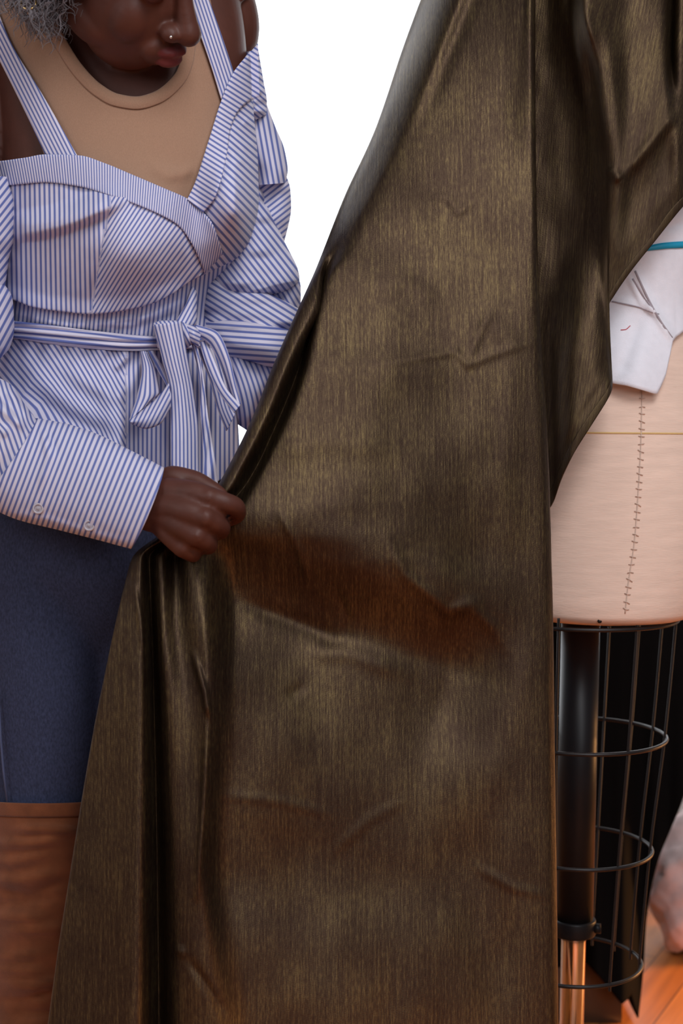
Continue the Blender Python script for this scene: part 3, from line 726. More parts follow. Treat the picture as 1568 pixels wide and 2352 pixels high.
rowsC = [
    R(-420, plain(1130, 1.86, (4, 9, 16, 26, 38, 50, 64)), 1250, 1.86),
    R(-250, plain(1062, 1.82, (6, 14, 26, 44, 64, 84, 104), HL), 1238, 1.80),
    R(-60, plain(988, 1.78, (8, 20, 38, 62, 88, 112, 140), HL), 1229, 1.755),
    R(100, plain(928, 1.765, (8, 20, 38, 62, 88, 112, 140), HL), 1228, 1.745),
    R(300, plain(860, 1.745, (7, 18, 34, 54, 76, 98, 124), (.12, .085, .070, .052, .034, .016, .004, .002, 0)), 1229, 1.735),
    R(450, plain(791, 1.728, (8, 18, 32, 48, 66, 86, 110), (.11, .075, .064, .050, .034, .018, .005, .001, 0)), 1231, 1.730),
    R(560, plain(748, 1.712, (6, 14, 22, 32, 44, 58, 80), (.070, .040, .034, .028, .022, .016, .008, .002, 0)), 1233, 1.726),
    R(625, [(742, 1.77), (722, 1.735), (728, 1.712), (735, 1.705), (741, 1.712), (746, 1.722), (750, 1.715), (756, 1.703), (768, 1.694)], 1235, 1.724),
    R(700, [(715, 1.74), (688, 1.70), (697, 1.675), (708, 1.672), (718, 1.69), (726, 1.73), (728, 1.725), (732, 1.695), (740, 1.680)], 1238, 1.722),
    R(780, [(684, 1.73), (652, 1.685), (663, 1.660), (676, 1.658), (688, 1.68), (702, 1.72), (708, 1.715), (713, 1.685), (722, 1.665)], 1242, 1.721),
    R(850, [(650, 1.72), (622, 1.67), (634, 1.645), (648, 1.645), (662, 1.67), (682, 1.71), (690, 1.705), (696, 1.672), (706, 1.652)], 1246, 1.720, mids=(.004, .006, .004, 0, 0)),
    R(930, [(620, 1.71), (591, 1.66), (603, 1.635), (618, 1.637), (633, 1.665), (652, 1.70), (662, 1.692), (668, 1.662), (678, 1.644)], 1252, 1.719, mids=(.006, .008, .004, 0, 0)),
    R(1000, [(590, 1.70), (560, 1.65), (572, 1.625), (588, 1.63), (602, 1.66), (622, 1.69), (632, 1.68), (638, 1.65), (648, 1.635)], 1256, 1.718, mids=(.008, .010, .006, .002, 0)),
    R(1070, [(555, 1.68), (524, 1.642), (537, 1.617), (554, 1.622), (570, 1.652), (590, 1.675), (598, 1.665), (603, 1.642), (614, 1.628)], 1259, 1.718, mids=(.010, .013, .010, .004, 0)),
    R(1125, [(520, 1.66), (492, 1.634), (504, 1.614), (520, 1.618), (536, 1.640), (555, 1.660), (566, 1.652), (573, 1.634), (586, 1.622)], 1261, 1.718, mids=(.012, .018, .014, .006, 0)),
    R(1170, [(465, 1.65), (446, 1.632), (458, 1.618), (472, 1.620), (490, 1.632), (510, 1.645), (526, 1.642), (542, 1.630), (562, 1.620)], 1262, 1.718, mids=(.014, .020, .018, .008, 0)),
    R(1225, [(390, 1.65), (372, 1.636), (384, 1.622), (398, 1.622), (415, 1.634), (436, 1.632), (462, 1.640), (492, 1.624), (532, 1.622)], 1264, 1.718, mids=(.012, .020, .022, .012, 0)),
    R(1280, [(330, 1.66), (304, 1.640), (314, 1.618), (326, 1.612), (343, 1.640), (370, 1.608), (402, 1.636), (440, 1.610), (505, 1.626)], 1265, 1.718, mids=(.008, .016, .022, .014, 0)),
    R(1340, [(314, 1.665), (286, 1.640), (303, 1.613), (324, 1.602), (345, 1.642), (375, 1.598), (409, 1.630), (446, 1.600), (510, 1.622)], 1267, 1.718, mids=(.004, .008, .014, .012, 0)),
    R(1430, [(296, 1.67), (264, 1.640), (292, 1.606), (328, 1.590), (348, 1.644), (382, 1.590), (418, 1.622), (458, 1.592), (520, 1.612)], 1269, 1.718, mids=(0, 0, .004, .008, 0)),
    R(1550, [(275, 1.675), (238, 1.640), (276, 1.602), (330, 1.582), (352, 1.646), (390, 1.584), (436, 1.612), (474, 1.588), (530, 1.598)], 1271, 1.716, mids=(0, -.002, .0, .004, 0)),
    R(1650, [(258, 1.675), (217, 1.640), (264, 1.600), (331, 1.580), (354, 1.646), (396, 1.584), (450, 1.606), (478, 1.584), (520, 1.602)], 1272, 1.714, mids=(.004, 0, 0, .002, 0)),
    R(1800, [(232, 1.675), (190, 1.640), (250, 1.600), (331, 1.578), (357, 1.648), (402, 1.586), (448, 1.600), (474, 1.580), (510, 1.612)], 1274, 1.71, mids=(.006, .002, 0, .002, 0)),
    R(2000, [(200, 1.68), (157, 1.640), (236, 1.598), (329, 1.576), (360, 1.650), (406, 1.590), (440, 1.594), (462, 1.580), (505, 1.616)], 1277, 1.705, mids=(.004, .004, .002, .002, 0)),
    R(2180, [(172, 1.68), (128, 1.638), (224, 1.596), (327, 1.574), (362, 1.652), (408, 1.592), (446, 1.594), (480, 1.588), (535, 1.612)], 1279, 1.70, mids=(.004, .006, .004, .002, 0)),
    R(2360, [(145, 1.68), (103, 1.636), (212, 1.592), (325, 1.572), (364, 1.652), (410, 1.592), (455, 1.596), (505, 1.590), (570, 1.606)], 1281, 1.695, mids=(.002, .006, .004, .002, 0)),
    R(2700, [(95, 1.68), (50, 1.630), (190, 1.582), (322, 1.566), (366, 1.65), (415, 1.588), (480, 1.592), (540, 1.585), (620, 1.596)], 1284, 1.685),
    R(3040, [(45, 1.67), (0, 1.625), (170, 1.575), (318, 1.56), (368, 1.645), (420, 1.58), (505, 1.588), (575, 1.58), (660, 1.588)], 1288, 1.675),
]
CR = [  # pressed creases and crinkles of the sheet
    (((870, 838), (960, 822), (1045, 808), (1075, 838), (1130, 815), (1230, 785)), 11, .0020),
    (((1070, 838), (1095, 780), (1125, 712)), 11, .0017),
    (((975, 450), (1030, 455), (1052, 488), (1085, 466)), 10, .0017),
    (((640, 1175), (690, 1270), (705, 1330)), 9, .0026),
    (((890, 1240), (930, 1320), (1030, 1405), (1080, 1395), (1130, 1440), (1160, 1490)), 15, .0036),
    (((1030, 1405), (1075, 1380), (1110, 1385)), 14, .0016),
        (((560, 1385), (680, 1430), (795, 1478)), 22, -.0055),
    (((795, 1478), (800, 1420), (770, 1350)), 10, -.0020),
    (((700, 1500), (800, 1500), (930, 1545)), 22, .0040),
    (((700, 1575), (660, 1600)), 14, -.0020),
    (((500, 1825), (640, 1840), (760, 1870)), 9, .0016),
    (((1090, 1990), (1180, 2040), (1270, 2060)), 8, .0018),
    (((400, 2180), (425, 2190)), 8, .0040),
    (((430, 2200), (480, 2270), (520, 2340)), 10, -.0030),
    (((760, 1960), (850, 1880), (930, 1840)), 10, .0014),
    (((300, 1310), (322, 1420), (330, 1500)), 6, .0030),
    (((445, 1500), (470, 1590), (480, 1650)), 7, .0060),
    (((476, 1660), (468, 1850), (452, 2060)), 7, .0050),
    (((820, 660), (930, 650), (1010, 700)), 26, .0020),
    (((1100, 720), (1200, 800)), 24, .0018),
    (((640, 1040), (740, 1010), (900, 1030)), 30, .0022)]
def sheet_disp(px, py):
    q = py-(1300+(px-520)*.310)
    win = sstep(470, 540, px)*(1-sstep(1030, 1230, px+.25*(py-1480)))
    rec = .042*sstep(-95, 85, q)*(1-sstep(80, 560, q))*win
    rec = rec-.008*np.exp(-((q+125)/70)**2)*win
    q2 = py-(1790+(px-600)*.10)
    rec = rec+.010*sstep(-110, 160, q2)*(1-sstep(160, 620, q2))*sstep(540, 700, px)*(1-sstep(1080, 1220, px))
    body_ = sstep(0, 120, px-700+np.clip(900-py, -500, 250)*-.1)
    und = (.0040*vnoise(px/170., py/220., 21)+.0008*vnoise(px/60., py/85., 22))*sstep(520, 700, px+150*sstep(1050, 1450, py))*(1-sstep(1150, 1225, px))
    return rec-und-creases(px, py, CR)
for r_ in rowsC:
    k_ = float(sstep(1260, 1420, r_[0][1]))
    if 690 < r_[0][1] < 1130:
        xs_ = r_[1][0]; r_[3] = (xs_+33, r_[3][1], r_[2][2]-.003); r_[4] = (max(r_[4][0], xs_+50), r_[4][1], r_[4][2])
    if k_ > 0:
        a_ = lambda i, dx, dd: r_.__setitem__(i, (r_[i][0]+dx*k_, r_[i][1], r_[i][2]+dd*k_))
        a_(1, 0, -.034); a_(2, -10, -.004); a_(5, -12, .0); a_(6, -8, -.014); a_(7, 2, -.004)
g = refine(rowsC, 560, 330, 5)
def cblur(g, it):
    g = g.copy()
    for _ in range(it): g[:, 1:-1] = .25*g[:, :-2]+.5*g[:, 1:-1]+.25*g[:, 2:]
    return g
mixw = (sstep(0, 10, np.arange(330))*(1-sstep(175, 215, np.arange(330))))[None, :, None]
g = g*(1-mixw)+cblur(g, 46)*mixw
u0 = np.cumsum(np.concatenate([np.zeros((g.shape[0], 1)), np.linalg.norm(np.diff(W(g), axis=1), axis=2)], 1), 1)
front = np.ones(g.shape[1]); front[-38:] = 0
fr_ = np.linspace(0, g.shape[1]-1, g.shape[1]); fr_ = 1-sstep(g.shape[1]-75, g.shape[1]-52, fr_)
g[..., 2] += sheet_disp(g[..., 0], g[..., 1])*fr_[None]
P = W(g)
u0 = P[..., 0]*.9+(u0-u0[:, -60:-59])*.1
uvg = np.stack([u0, P[..., 2]], -1)
mb = MB(); mb.grid(P, uv=uvg)
mb.build('hanging_panel', M_GOLD, cloth, thick=.0012)

# the length wrapped round the form, beyond the hanging panel
cols = [
    [(1150, -420, 1.92), (1150, -80, 1.865), (1150, 250, 1.875), (1160, 600, 1.87), (1170, 900, 1.85), (1180, 1240, 1.83)],
    [(1235, -420, 1.91), (1236, -80, 1.85), (1240, 250, 1.86), (1247, 600, 1.855), (1258, 900, 1.835), (1266, 1165, 1.82)],
    [(1262, -420, 1.89), (1262, -80, 1.845), (1264, 250, 1.856), (1276, 600, 1.850), (1285, 870, 1.805), (1285, 1108, 1.80)],
    [(1282, -420, 1.88), (1285, -60, 1.825), (1298, 250, 1.848), (1312, 550, 1.842), (1325, 800, 1.788), (1318, 1040, 1.785)],
    [(1300, -420, 1.89), (1305, 20, 1.815), (1328, 250, 1.836), (1350, 500, 1.830), (1368, 750, 1.792), (1362, 970, 1.788)],
    [(1315, -420, 1.90), (1318, 20, 1.795), (1350, 280, 1.818), (1378, 520, 1.812), (1388, 760, 1.800), (1401, 905, 1.795)],
    [(1325, -420, 1.88), (1330, 10, 1.775), (1366, 220, 1.800), (1390, 480, 1.800), (1395, 690, 1.806), (1406, 880, 1.806)],
    [(1345, -420, 1.87), (1345, 0, 1.760), (1380, 150, 1.778), (1404, 380, 1.782), (1400, 580, 1.798), (1393, 716, 1.808)],
    [(1390, -420, 1.87), (1385, 0, 1.770), (1405, 180, 1.775), (1420, 380, 1.778), (1418, 520, 1.792), (1412, 676, 1.808)],
    [(1440, -420, 1.88), (1435, -20, 1.785), (1440, 180, 1.790), (1448, 340, 1.782), (1450, 470, 1.800), (1452, 618, 1.808)],
    [(1495, -420, 1.90), (1490, -60, 1.790), (1492, 130, 1.792), (1495, 300, 1.780), (1498, 420, 1.798), (1502, 556, 1.808)],
    [(1530, -420, 1.91), (1526, -60, 1.795), (1527, 120, 1.795), (1528, 240, 1.778), (1532, 340, 1.792), (1535, 514, 1.808)],
    [(1545, -420, 1.92), (1546, -60, 1.835), (1541, 120, 1.835), (1546, 232, 1.786), (1552, 330, 1.788), (1556, 488, 1.808)],
    [(1560, -420, 1.92), (1562, -60, 1.800), (1558, 120, 1.795), (1566, 245, 1.790), (1572, 330, 1.795), (1578, 462, 1.812)],
    [(1680, -420, 1.96), (1680, -60, 1.86), (1680, 120, 1.86), (1680, 245, 1.86), (1680, 300, 1.86), (1680, 345, 1.86)],
    [(1760, -420, 1.99), (1770, -60, 1.96), (1770, 120, 1.96), (1770, 200, 1.96), (1770, 240, 1.96), (1770, 270, 1.96)],
]
c = np.swapaxes(np.array(cols, float), 0, 1)
g = cblur(refine(c, 240, 300, 4), 40)
g[..., 2] -= creases(g[..., 0], g[..., 1], [(((1558, 250), (1500, 320), (1425, 412)), 14, .006), (((1425, 415), (1398, 385)), 12, .004), (((1340, 20), (1375, 160), (1398, 360)), 12, .005),
                                            (((1568, 400), (1480, 500), (1400, 620)), 22, .0022), (((1250, 1085), (1330, 960), (1400, 850)), 22, .002), (((1390, 870), (1330, 960), (1290, 1060)), 10, -.0015)])
g[..., 2] -= .0015*vnoise(g[..., 0]/40, g[..., 1]/60, 31)
P = W(g)
cu = np.concatenate([[0], np.cumsum(np.linalg.norm(np.diff(P, axis=1), axis=2).mean(0))])
rv = np.concatenate([[0], np.cumsum(np.linalg.norm(np.diff(P, axis=0), axis=2).mean(1))])
uvw = np.stack([np.repeat(cu[None], g.shape[0], 0)+.25*rv[:, None], -np.repeat(rv[:, None], g.shape[1], 1)], -1)
mb = MB(); mb.grid(P, uv=uvw)
mb.build('wrapped_panel', M_GOLD, cloth, thick=.0014)
sv = g[-8:].copy(); sv[..., 2] -= .0016+.0006*np.sin(np.linspace(0, PI, 8))[:, None]
mb = MB(); mb.grid(W(sv), uv=uvw[-8:]*np.array([3.0, .6])); mb.build('selvage', M_GOLD, cloth, thick=.0006)['label'] = 'ribbed woven selvage edge'

# ------------------------------------------------------------------ DRESS FORM
fc = W(np.array([1335., 1410., 1.99]))
form = empty('dress_form', (fc[0], fc[1], 0), 'natural linen dress form on a black pole above a wire skirt cage', 'dress form')
FR = np.array([[-250, 1340, 1465, 1.99, .045], [-110, 1335, 1470, 1.99, .047], [0, 1325, 1490, 1.99, .052], [70, 1270, 1560, 1.99, .08], [180, 1225, 1590, 1.99, .105],
               [400, 1215, 1610, 1.99, .128], [560, 1240, 1612, 1.99, .12], [720, 1262, 1598, 1.99, .105], [860, 1240, 1612, 1.99, .115], [1000, 1212, 1624, 1.99, .125],
               [1150, 1190, 1632, 1.99, .132], [1280, 1178, 1622, 1.99, .136], [1360, 1172, 1602, 1.99, .137], [1390, 1176, 1592, 1.99, .135], [1404, 1186, 1580, 1.99, .128], [1410, 1200, 1562, 1.99, .118]])
def form_g(nr, seg):
    rows = [(r[1], r[0], r[2], r[0], r[3], r[4]) for r in FR]
    yy = np.linspace(FR[0, 0], FR[-1, 0], nr); yy = np.concatenate([yy[yy < 1350], np.linspace(1352, 1410, 26)])
    r = pchip(FR[:, 0], FR[:, 1:], yy)
    th = np.linspace(0, 2*PI, seg, endpoint=False); cc, s = -np.cos(th), np.sin(th)
    px = ((r[:, 0]+r[:, 1])/2)[:, None]+((r[:, 1]-r[:, 0])/2)[:, None]*cc
    d = r[:, 2][:, None]-r[:, 3][:, None]*np.sign(s)*np.abs(s)**.9
    # horizontal slices: py follows the slice height at each distance
    base = (yy[:, None]-1176)*r[:, 2][:, None]; hgt = base
    k = math.tan(PITCH)
    # keep world height constant round the slice
    z = -r[:, 2]*math.sin(PITCH)+(1176-yy)/F*r[:, 2]*math.cos(PITCH)
    py = 1176-F*(z[:, None]/d+math.sin(PITCH))/math.cos(PITCH)
    pxx = 784+(px-784)*r[:, 2][:, None]/d
    return np.stack([pxx, py, d], -1)
gf = form_g(170, 120)
mb = MB(); mb.grid(W(gf), closed=True, caps=True)
torso = mb.build('torso', M_LINEN, form); torso['label'] = 'linen-covered form body'
fz = W(gf)[:, :60].reshape(-1, 3); fpx = gf[:, :61]
def form_d(px, py, off):
    """front surface distance at a bearing: nearest sample of the front half"""
    px = np.atleast_1d(np.asarray(px, float)); py = np.atleast_1d(np.asarray(py, float))
    q = gf[:, 4:58].reshape(-1, 3); out = np.empty(px.size)
    for i, (x, y) in enumerate(zip(px.ravel(), py.ravel())):
        dd = (q[:, 0]-x)**2+(q[:, 1]-y)**2
        k = np.argpartition(dd, 4)[:4]; w = 1/(dd[k]+.5); out[i] = (q[k, 2]*w).sum()/w.sum()
    return out.reshape(px.shape)-off
# seam with hand stitches, yellow guide thread
sy = np.linspace(640, 1409, 90); sx = pchip([600, 905, 1000, 1150, 1250, 1330, 1410], np.array([1480, 1474, 1472, 1464, 1456, 1444, 1435.]), sy)
sd = blur(form_d(sx, sy, .0008)[:, None], 6)[:, 0]
mb = MB(); S = W(np.stack([sx, sy, sd], 1)); mb.tube(S, .0008, 6)
rs = np.random.RandomState(2)
for k in range(2, 89, 2):
    p = S[k]+np.array([0, -.0002, 0]); mb.tube([p+np.array([-.0035, 0, .0012+rs.normal(0, .001)]), p+np.array([.0005, -.001, .0005]), p+np.array([.0045, 0, -.001+rs.normal(0, .001)])], .0006, 5)
mb.build('seam_stitching', M_TWINE, torso)
gx = np.linspace(1250, 1600, 60); gy = np.full(60, 994.)+((gx-1330)/250.)*2
mb = MB(); mb.tube(W(np.stack([gx, gy, blur(form_d(gx, gy, .0004)[:, None], 6)[:, 0]], 1)), .0012, 6); mb.build('guide_thread', M_GUIDE, torso)
mb = MB(); nk = W(np.array([1402, -250, 1.99])); mb.ball(nk+np.array([0, 0, .004]), (.042, .045, .016)); mb.build('neck_cap', M_BLKMET, form)
# pole
ptop = W(np.array([1334., 1395., 1.99])); pmid = W(np.array([1317., 2118., 1.99])); pend = W(np.array([1313., 2330., 1.99])); pend2 = pend+(pend-pmid)*1.2; pend2[2] = .05
mb = MB(); mb.tube([ptop, pmid], .0268, 40); mb.build('pole', M_BLKMET, form)['label'] = 'black outer pole'
mb = MB(); mb.tube([pmid+(0, 0, .02), pmid-(0, 0, .02), np.array([pmid[0]-.004, pmid[1], .06])], .0172, 40); mb.build('lower_pole', M_CHROME, form)['label'] = 'chrome inner pole'
mb = MB(); zz = np.array([[.0265, .006], [.0300, .006], [.0308, .004], [.0308, -.014], [.0300, -.016], [.0180, -.016]])
mb.tube(pmid+np.stack([0*zz[:, 0], 0*zz[:, 0], zz[:, 1]], 1), zz[:, 0], 40, ref=(0, 1, 0)); mb.tube([pmid+np.array([.026, -.01, -.005]), pmid+np.array([.036, -.012, -.005])], .007, 12)
mb.build('collar', M_BLKMET, form)
mb = MB()
for k in range(5):
    a = k*2*PI/5+.3; e = np.array([math.cos(a), math.sin(a), 0])
    b0 = np.array([pmid[0]-.004, pmid[1], .07])
    mb.tube([b0, b0+e*.09+(0, 0, -.01), b0+e*.2+(0, 0, -.03)], [.016, .013, .011], 12, ref=(0, 0, 1)); mb.ball(b0+e*.2+np.array([0, 0, -.048]), (.012, .02, .022))
mb.tube([np.array([pmid[0]-.004, pmid[1], .05]), np.array([pmid[0]-.004, pmid[1], .10])], .026, 24)
mb.build('caster_base', M_BLKMET, form)
# wire cage
RG = [(1338, 1417, .1300), (1328, 1688, .1205), (1321, 1945, .1050), (1311, 2205, .0965)]
cen = [W(np.array([x, y, 1.99])) for x, y, r in RG]
mb = MB(); mb.tube([cen[0]+np.array([-.13, 0, .012]), cen[0]+np.array([0, 0, .012]), cen[0]+np.array([.13, 0, .012])], .003, 8); mb.tube([cen[0]+np.array([0, -.13, .012]), cen[0]+np.array([0, .13, .012])], .003, 8)
cage = mb.build('wire_cage', M_WIRE, form)
a = np.linspace(0, 2*PI, 97)[:-1]
for c0, (x, y, r) in zip(cen, RG):
    mb = MB(); mb.tube(c0+np.stack([np.cos(a)*r, np.sin(a)*r, 0*a], 1), .0027, 10, closed=True, ref=(0, 0, 1)); mb.build('ring', M_WIRE, cage)
for w in (-72, -24, 24, 79, 108, 130, 152, 200, 245):
    w = math.radians(w); P = []
    for c0, (x, y, r) in zip(cen, RG): P.append(c0+np.array([math.sin(w)*(r-.003), -math.cos(w)*(r-.003), 0]))
    P = [P[0]+np.array([0, 0, .014])]+P+[P[-1]-np.array([0, 0, .010])]
    P = pchip(np.arange(6), np.array(P), np.linspace(0, 5, 40))
    mb = MB(); mb.tube(P, .0019, 8); mb.build('wire', M_WIRE, cage)

# ------------------------------------------------------------------ MUSLIN pinned on the form
bx = np.array([1250, 1330, 1380, 1395, 1409, 1440, 1475, 1500, 1508, 1516, 1528, 1538, 1544, 1552, 1575, 1610, 1640.])
by = np.array([860, 866, 874, 878, 881, 886, 896, 904, 905, 890, 862, 815, 784, 774, 757, 745, 740.])
nc, nr = 90, 60
xs = np.interp(np.linspace(0, 1, nc), np.linspace(0, 1, len(bx)), bx); ys = np.interp(np.linspace(0, 1, nc), np.linspace(0, 1, len(bx)), by)
tx = np.linspace(1240, 1612, nc)
v = np.linspace(0, 1, nr)[:, None]
px = tx+(xs-tx)*v**1.3; py = 330+(ys-330)*v
fd = blur(form_d(px, py, .010)[..., None], 5)[..., 0]
fd -= .016*sstep(700, 880, py)*np.exp(-((px-1450)/60)**2)
fd -= creases(px, py, [(((1455, 618), (1490, 690), (1520, 745), (1545, 780)), 9, .006), (((1440, 630), (1470, 690), (1505, 720)), 7, .004), (((1405, 690), (1470, 705), (1515, 722)), 6, .003),
                       (((1470, 720), (1440, 820), (1425, 860)), 16, -.006), (((1568, 510), (1530, 525)), 8, -.003)])
g = np.stack([px, py, fd], -1)
muslin = empty('muslin_draping', tuple(W(np.array([1450., 700., 1.90]))), 'white muslin piece with a teal tape pinned round the dress form waist', 'muslin cloth')
mb = MB(); mb.grid(W(g)); mus = mb.build('muslin_sheet', M_MUSLIN, muslin, thick=.0015)
def on_muslin(pts, n, off):
    p = pchip(np.arange(len(pts)), np.asarray(pts, float), np.linspace(0, len(pts)-1, n))
    q = g.reshape(-1, 3); d = []
    for x, y in p:
        k = np.argmin((q[:, 0]-x)**2+(q[:, 1]-y)**2); d.append(q[k, 2]-off)
    d = blur(np.array(d)[:, None], 4)[:, 0]
    return np.concatenate([p, d[:, None]], 1)
t = on_muslin([(1440, 578), (1495, 569), (1530, 564), (1610, 560)], 40, .0022)
wdt = np.interp(t[:, 0], [1440, 1490, 1510, 1600], [6, 6, 7, 8])[:, None]
gg = np.stack([t+np.concatenate([0*wdt, -wdt, 0*wdt], 1), t+np.concatenate([0*wdt, wdt, 0*wdt], 1)])
mb = MB(); mb.grid(W(gg)); mb.build('style_tape', M_TAPE, muslin, thick=.0012)['label'] = 'teal blue style tape'
mb = MB(); mb.tube(W(on_muslin([(1425, 758), (1436, 757), (1447, 748)], 10, .0012)), .0006, 5); mb.build('loose_thread', simple('red_thread', (.5, .03, .05), .7), muslin)
for pts in (((1458, 622), (1490, 690), (1515, 735), (1543, 776)), ((1452, 640), (1478, 680), (1500, 712)), ((1405, 692), (1465, 705), (1512, 722))):  # grey strips painted as shade along the muslin creases
    t = on_muslin(pts, 24, .0010); wdt = np.full((24, 1), 2.0)
    gg = np.stack([t+np.concatenate([-wdt, wdt*.5, 0*wdt], 1), t+np.concatenate([wdt, -wdt*.5, 0*wdt], 1)])
    mb = MB(); mb.grid(W(gg)); mb.build('crease_shade_line', M_CREASE_SHADE, muslin, thick=.0004)

# ------------------------------------------------------------------ BLACK CLOTH on a side table, PINK BUNDLE
DB = 2.52
tab = empty('covered_table', tuple(W(np.array([1400., 2385., DB+.2]))*np.array([1, 1, 0])), 'side table under a black cloth with a ragged hem, behind the wire cage', 'table')
topy = 1352
rightE = pchip([1352, 1600, 1830, 1900, 1975, 2050, 2120, 2220, 2335], np.array([1640, 1620, 1568, 1540, 1510, 1492, 1482, 1476, 1464.]), np.linspace(1352, 2335, 60))
hem = [(1080, 2300), (1180, 2290), (1260, 2230), (1300, 2210), (1340, 2212), (1385, 2262), (1410, 2290), (1424, 2306), (1434, 2296), (1442, 2284), (1452, 2312), (1464, 2338)]
hx = np.array([h[0] for h in hem], float); hy = np.array([h[1] for h in hem], float)
cx_ = np.linspace(0, 1, 120); hxx = np.interp(cx_, np.linspace(0, 1, len(hx)), hx); hyy = np.interp(cx_, np.linspace(0, 1, len(hx)), hy)
v = np.linspace(0, 1, 90)[:, None]
py = topy+(hyy-topy)*v
tx = np.linspace(1080, 1640, 120)
re = pchip([1352, 1600, 1830, 1900, 1975, 2050, 2120, 2220, 2340], np.array([1640, 1620, 1568, 1540, 1510, 1492, 1482, 1476, 1464.]), py)
px = 1080+(re-1080)*((hxx-1080)/(1464-1080))
dd = DB+.03*np.sin(px/26.+1)*v+.015*np.sin(px/11.)*v
front = np.stack([px, py, dd], -1)
Pf = W(front); mb = MB(); mb.grid(Pf)
back = Pf[:1]+np.linspace(0, .45, 10)[:, None, None]*np.array([0, 1, 0]); mb.grid(back)
side = Pf[:, -1:]+np.linspace(0, .45, 10)[None, :, None]*np.array([0, 1, 0]); mb.grid(side)
lside = Pf[:, :1]+np.linspace(0, .45, 10)[None, :, None]*np.array([0, 1, 0]); mb.grid(lside)
mb.grid(Pf*np.array([1, 1, 1])+np.array([0, .45, 0]))
mb.build('black_cover', M_BLKCLOTH, tab, thick=.003)
pl = W(np.array([[1120, 2300, 2.57], [1428, 2300, 2.57]])); mb = MB(); mb.box(((pl[0, 0]+pl[1, 0])/2, pl[0, 1]+.18, .09), (pl[1, 0]-pl[0, 0], .36, .18)); mb.build('under_table_shade', simple('floor_shade_brown', (.085, .05, .032), .6), tab)  # dark brown box standing in for the floor shade under the hem
zt = Pf[0, 0, 2]; x0, x1, y0 = Pf[0, 0, 0], Pf[0, -1, 0], Pf[0, 0, 1]
mb = MB(); mb.box(((x0+x1)/2, y0+.24, zt-.025), (x1-x0-.02, .40, .03)); mb.build('table_top', M_PAINT, tab)
for lx in (x0+.05, x0+.22):
    for ly in (y0+.14, y0+.38):
        mb = MB(); mb.box((lx, ly, (zt-.04)/2), (.035, .035, zt-.04)); mb.build('leg', M_PAINT, tab)

pb = W(np.array([1620., 1975., 2.92]))
th = np.linspace(0, 2*PI, 72, endpoint=False); phs = np.linspace(.03, PI-.03, 50)
n = np.stack([np.outer(np.sin(phs), np.cos(th)), np.outer(np.sin(phs), np.sin(th)), np.outer(np.cos(phs), np.ones(72))], -1)
rr = 1+.10*vnoise(n[..., 0]*3+5, n[..., 2]*3+n[..., 1]*2, 41)+.05*vnoise(n[..., 0]*8+5, n[..., 2]*8+n[..., 1]*6, 42)+.02*np.sin(n[..., 0]*30)*np.sin(n[..., 2]*30)
zb = .145
B = n*rr[..., None]*np.array([.125, .13, .16])+np.array([pb[0], pb[1], zb]); B[..., 2] = np.maximum(B[..., 2], .002)
mb = MB(); mb.grid(B, closed=True, caps=True, flip=True)
o = mb.build('fabric_bundle', M_PINK); o['label'] = 'pale pink crumpled quilted bundle on the wooden floor behind the black cloth'; o['category'] = 'bundle'

# ------------------------------------------------------------------ ROOM
def struct(o, kind='structure'): o['kind'] = kind; return o
mb = MB(); mb.box((0, 1.2, -.05), (7, 8.0, .1)); struct(mb.build('floor', M_FLOOR, flat=True))
YB = 3.9
mb = MB(); mb.box((-3.55, 1.2, 1.4), (.1, 6.2, 2.8)); struct(mb.build('wall_left', M_WALL, flat=True))
wx0, wx1, wz0, wz1 = -2.7, 1.5, .55, 2.6
mb = MB()
for c_, d_ in (((-3.1, YB+.08, 1.4), (.8, .16, 2.8)), (((wx1+3.5)/2, YB+.08, 1.4), (3.5-wx1, .16, 2.8)), (((wx0+wx1)/2, YB+.08, wz0/2), (wx1-wx0, .16, wz0)), (((wx0+wx1)/2, YB+.08, (wz1+2.8)/2), (wx1-wx0, .16, 2.8-wz1))):
    mb.box(c_, d_)
struct(mb.build('wall_back', M_WALL, flat=True))
mb = MB()
for c_, d_ in ((((wx0+wx1)/2, YB-.01, wz0-.015), (wx1-wx0+.12, .14, .03)), ((wx0+.02, YB+.06, (wz0+wz1)/2), (.04, .06, wz1-wz0)), ((wx1-.02, YB+.06, (wz0+wz1)/2), (.04, .06, wz1-wz0)), (((wx0+wx1)/2, YB+.06, wz1-.02), (wx1-wx0, .06, .04)), (((wx0+wx1)/2, YB+.06, wz0+.02), (wx1-wx0, .06, .04))):
    mb.box(c_, d_)
win = struct(mb.build('window_1', M_PAINT, flat=True))
gm, nt, b, out = newmat('window_glass')
tr = nd(nt, 'ShaderNodeBsdfTransparent'); gl = nd(nt, 'ShaderNodeBsdfGlossy', i_Roughness=.02); mx = nd(nt, 'ShaderNodeMixShader', i_0=.05)
nt.links.new(tr.outputs[0], mx.inputs[1]); nt.links.new(gl.outputs[0], mx.inputs[2]); nt.links.new(mx.outputs[0], out.inputs[0])
mb = MB(); mb.box(((wx0+wx1)/2, YB+.06, (wz0+wz1)/2), (wx1-wx0-.08, .006, wz1-wz0-.08)); mb.build('pane', gm, win, flat=True)
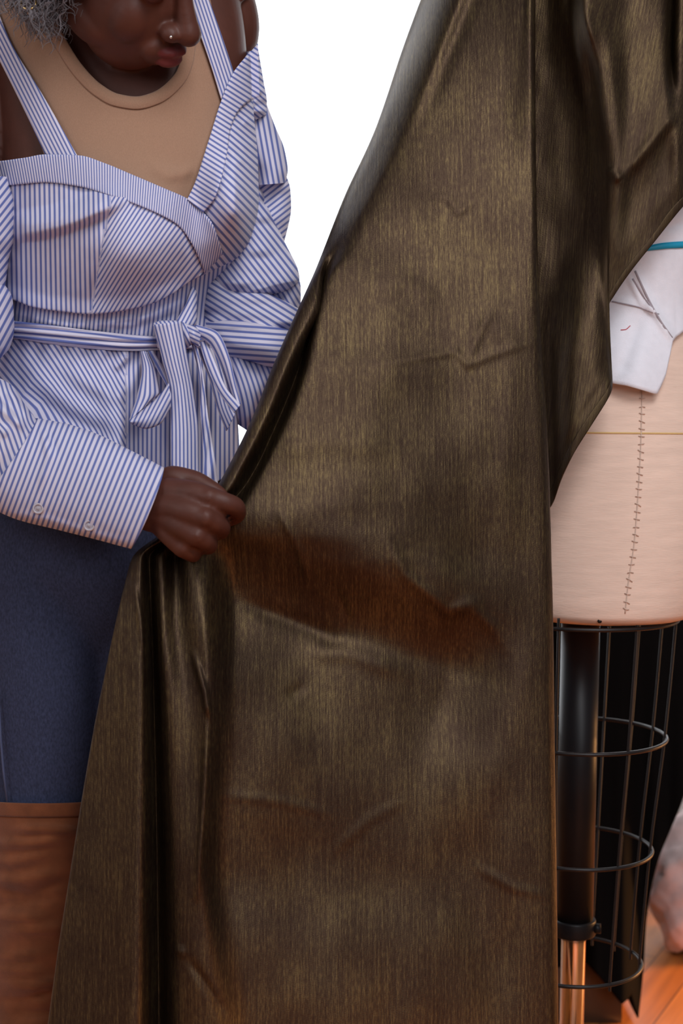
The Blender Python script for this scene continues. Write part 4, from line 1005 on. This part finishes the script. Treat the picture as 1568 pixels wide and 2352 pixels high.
# overcast sky outside
sm_, nt, b, out = newmat('overcast_sky'); em = nd(nt, 'ShaderNodeEmission', i_Strength=3.2); em.inputs[0].default_value = (.93, .96, 1, 1); nt.links.new(em.outputs[0], out.inputs[0])
mb = MB(); mb.box((-.7, 6.4, 2.2), (10, .02, 5.4)); struct(mb.build('sky_backdrop', sm_, flat=True))

# ------------------------------------------------------------------ LIGHT
def area(name, loc, tgt, sx, sy, pw, col):
    l = bpy.data.lights.new(name, 'AREA'); l.shape = 'RECTANGLE'; l.size = sx; l.size_y = sy; l.energy = pw; l.color = col
    o = bpy.data.objects.new(name, l); COL.objects.link(o); o.location = loc
    o.rotation_euler = (Vector(tgt)-Vector(loc)).to_track_quat('-Z', 'Y').to_euler(); return o
area('ceiling_lamp', (.50, .10, 2.60), (.0, 1.78, 1.2), .9, .8, 26, (.97, .97, 1))
area('front_fill_light', (1.2, -2.2, 2.2), (0, 1.8, 1.25), 1.5, 1.5, 34, (.93, .95, 1))  # unseen fill light added behind the camera
area('left_fill_light', (-1.7, .1, 2.0), (0, 1.7, .9), .9, .9, 8, (.93, .95, 1))  # weak fill added to brighten the left-facing folds
area('sunlit_side_lamp', (1.70, 2.62, .50), (.55, 2.45, .10), .35, .35, 6.5, (1, .46, .15)).data.spread = math.radians(75)
area('warm_floor_fill', (.95, 1.10, .50), (.25, 1.15, 0), .25, .25, 3.5, (1, .55, .22)).data.spread = math.radians(80)  # added warm light, brightens the floor that the sheet's recess reflects
w = bpy.data.worlds.new('world'); scene.world = w; w.use_nodes = True
w.node_tree.nodes['Background'].inputs[0].default_value = (.95, .95, 1, 1); w.node_tree.nodes['Background'].inputs[1].default_value = .18

# ------------------------------------------------------------------ camera
cd = bpy.data.cameras.new('camera'); co_ = bpy.data.objects.new('camera', cd); COL.objects.link(co_)
co_.location = CAM.tolist(); co_.rotation_euler = (PI/2-PITCH, 0, 0)
cd.sensor_fit = 'VERTICAL'; cd.sensor_height = 36; cd.sensor_width = 24; cd.lens = 50; cd.clip_start = .05
cd.dof.use_dof = True; cd.dof.focus_distance = 1.72; cd.dof.aperture_fstop = 4.0
scene.camera = co_
vs = scene.view_settings; vs.view_transform = 'Standard'; vs.look = 'None'; vs.gamma = 1; vs.exposure = .16; vs.use_curve_mapping = False
scene.cycles.use_denoising = True
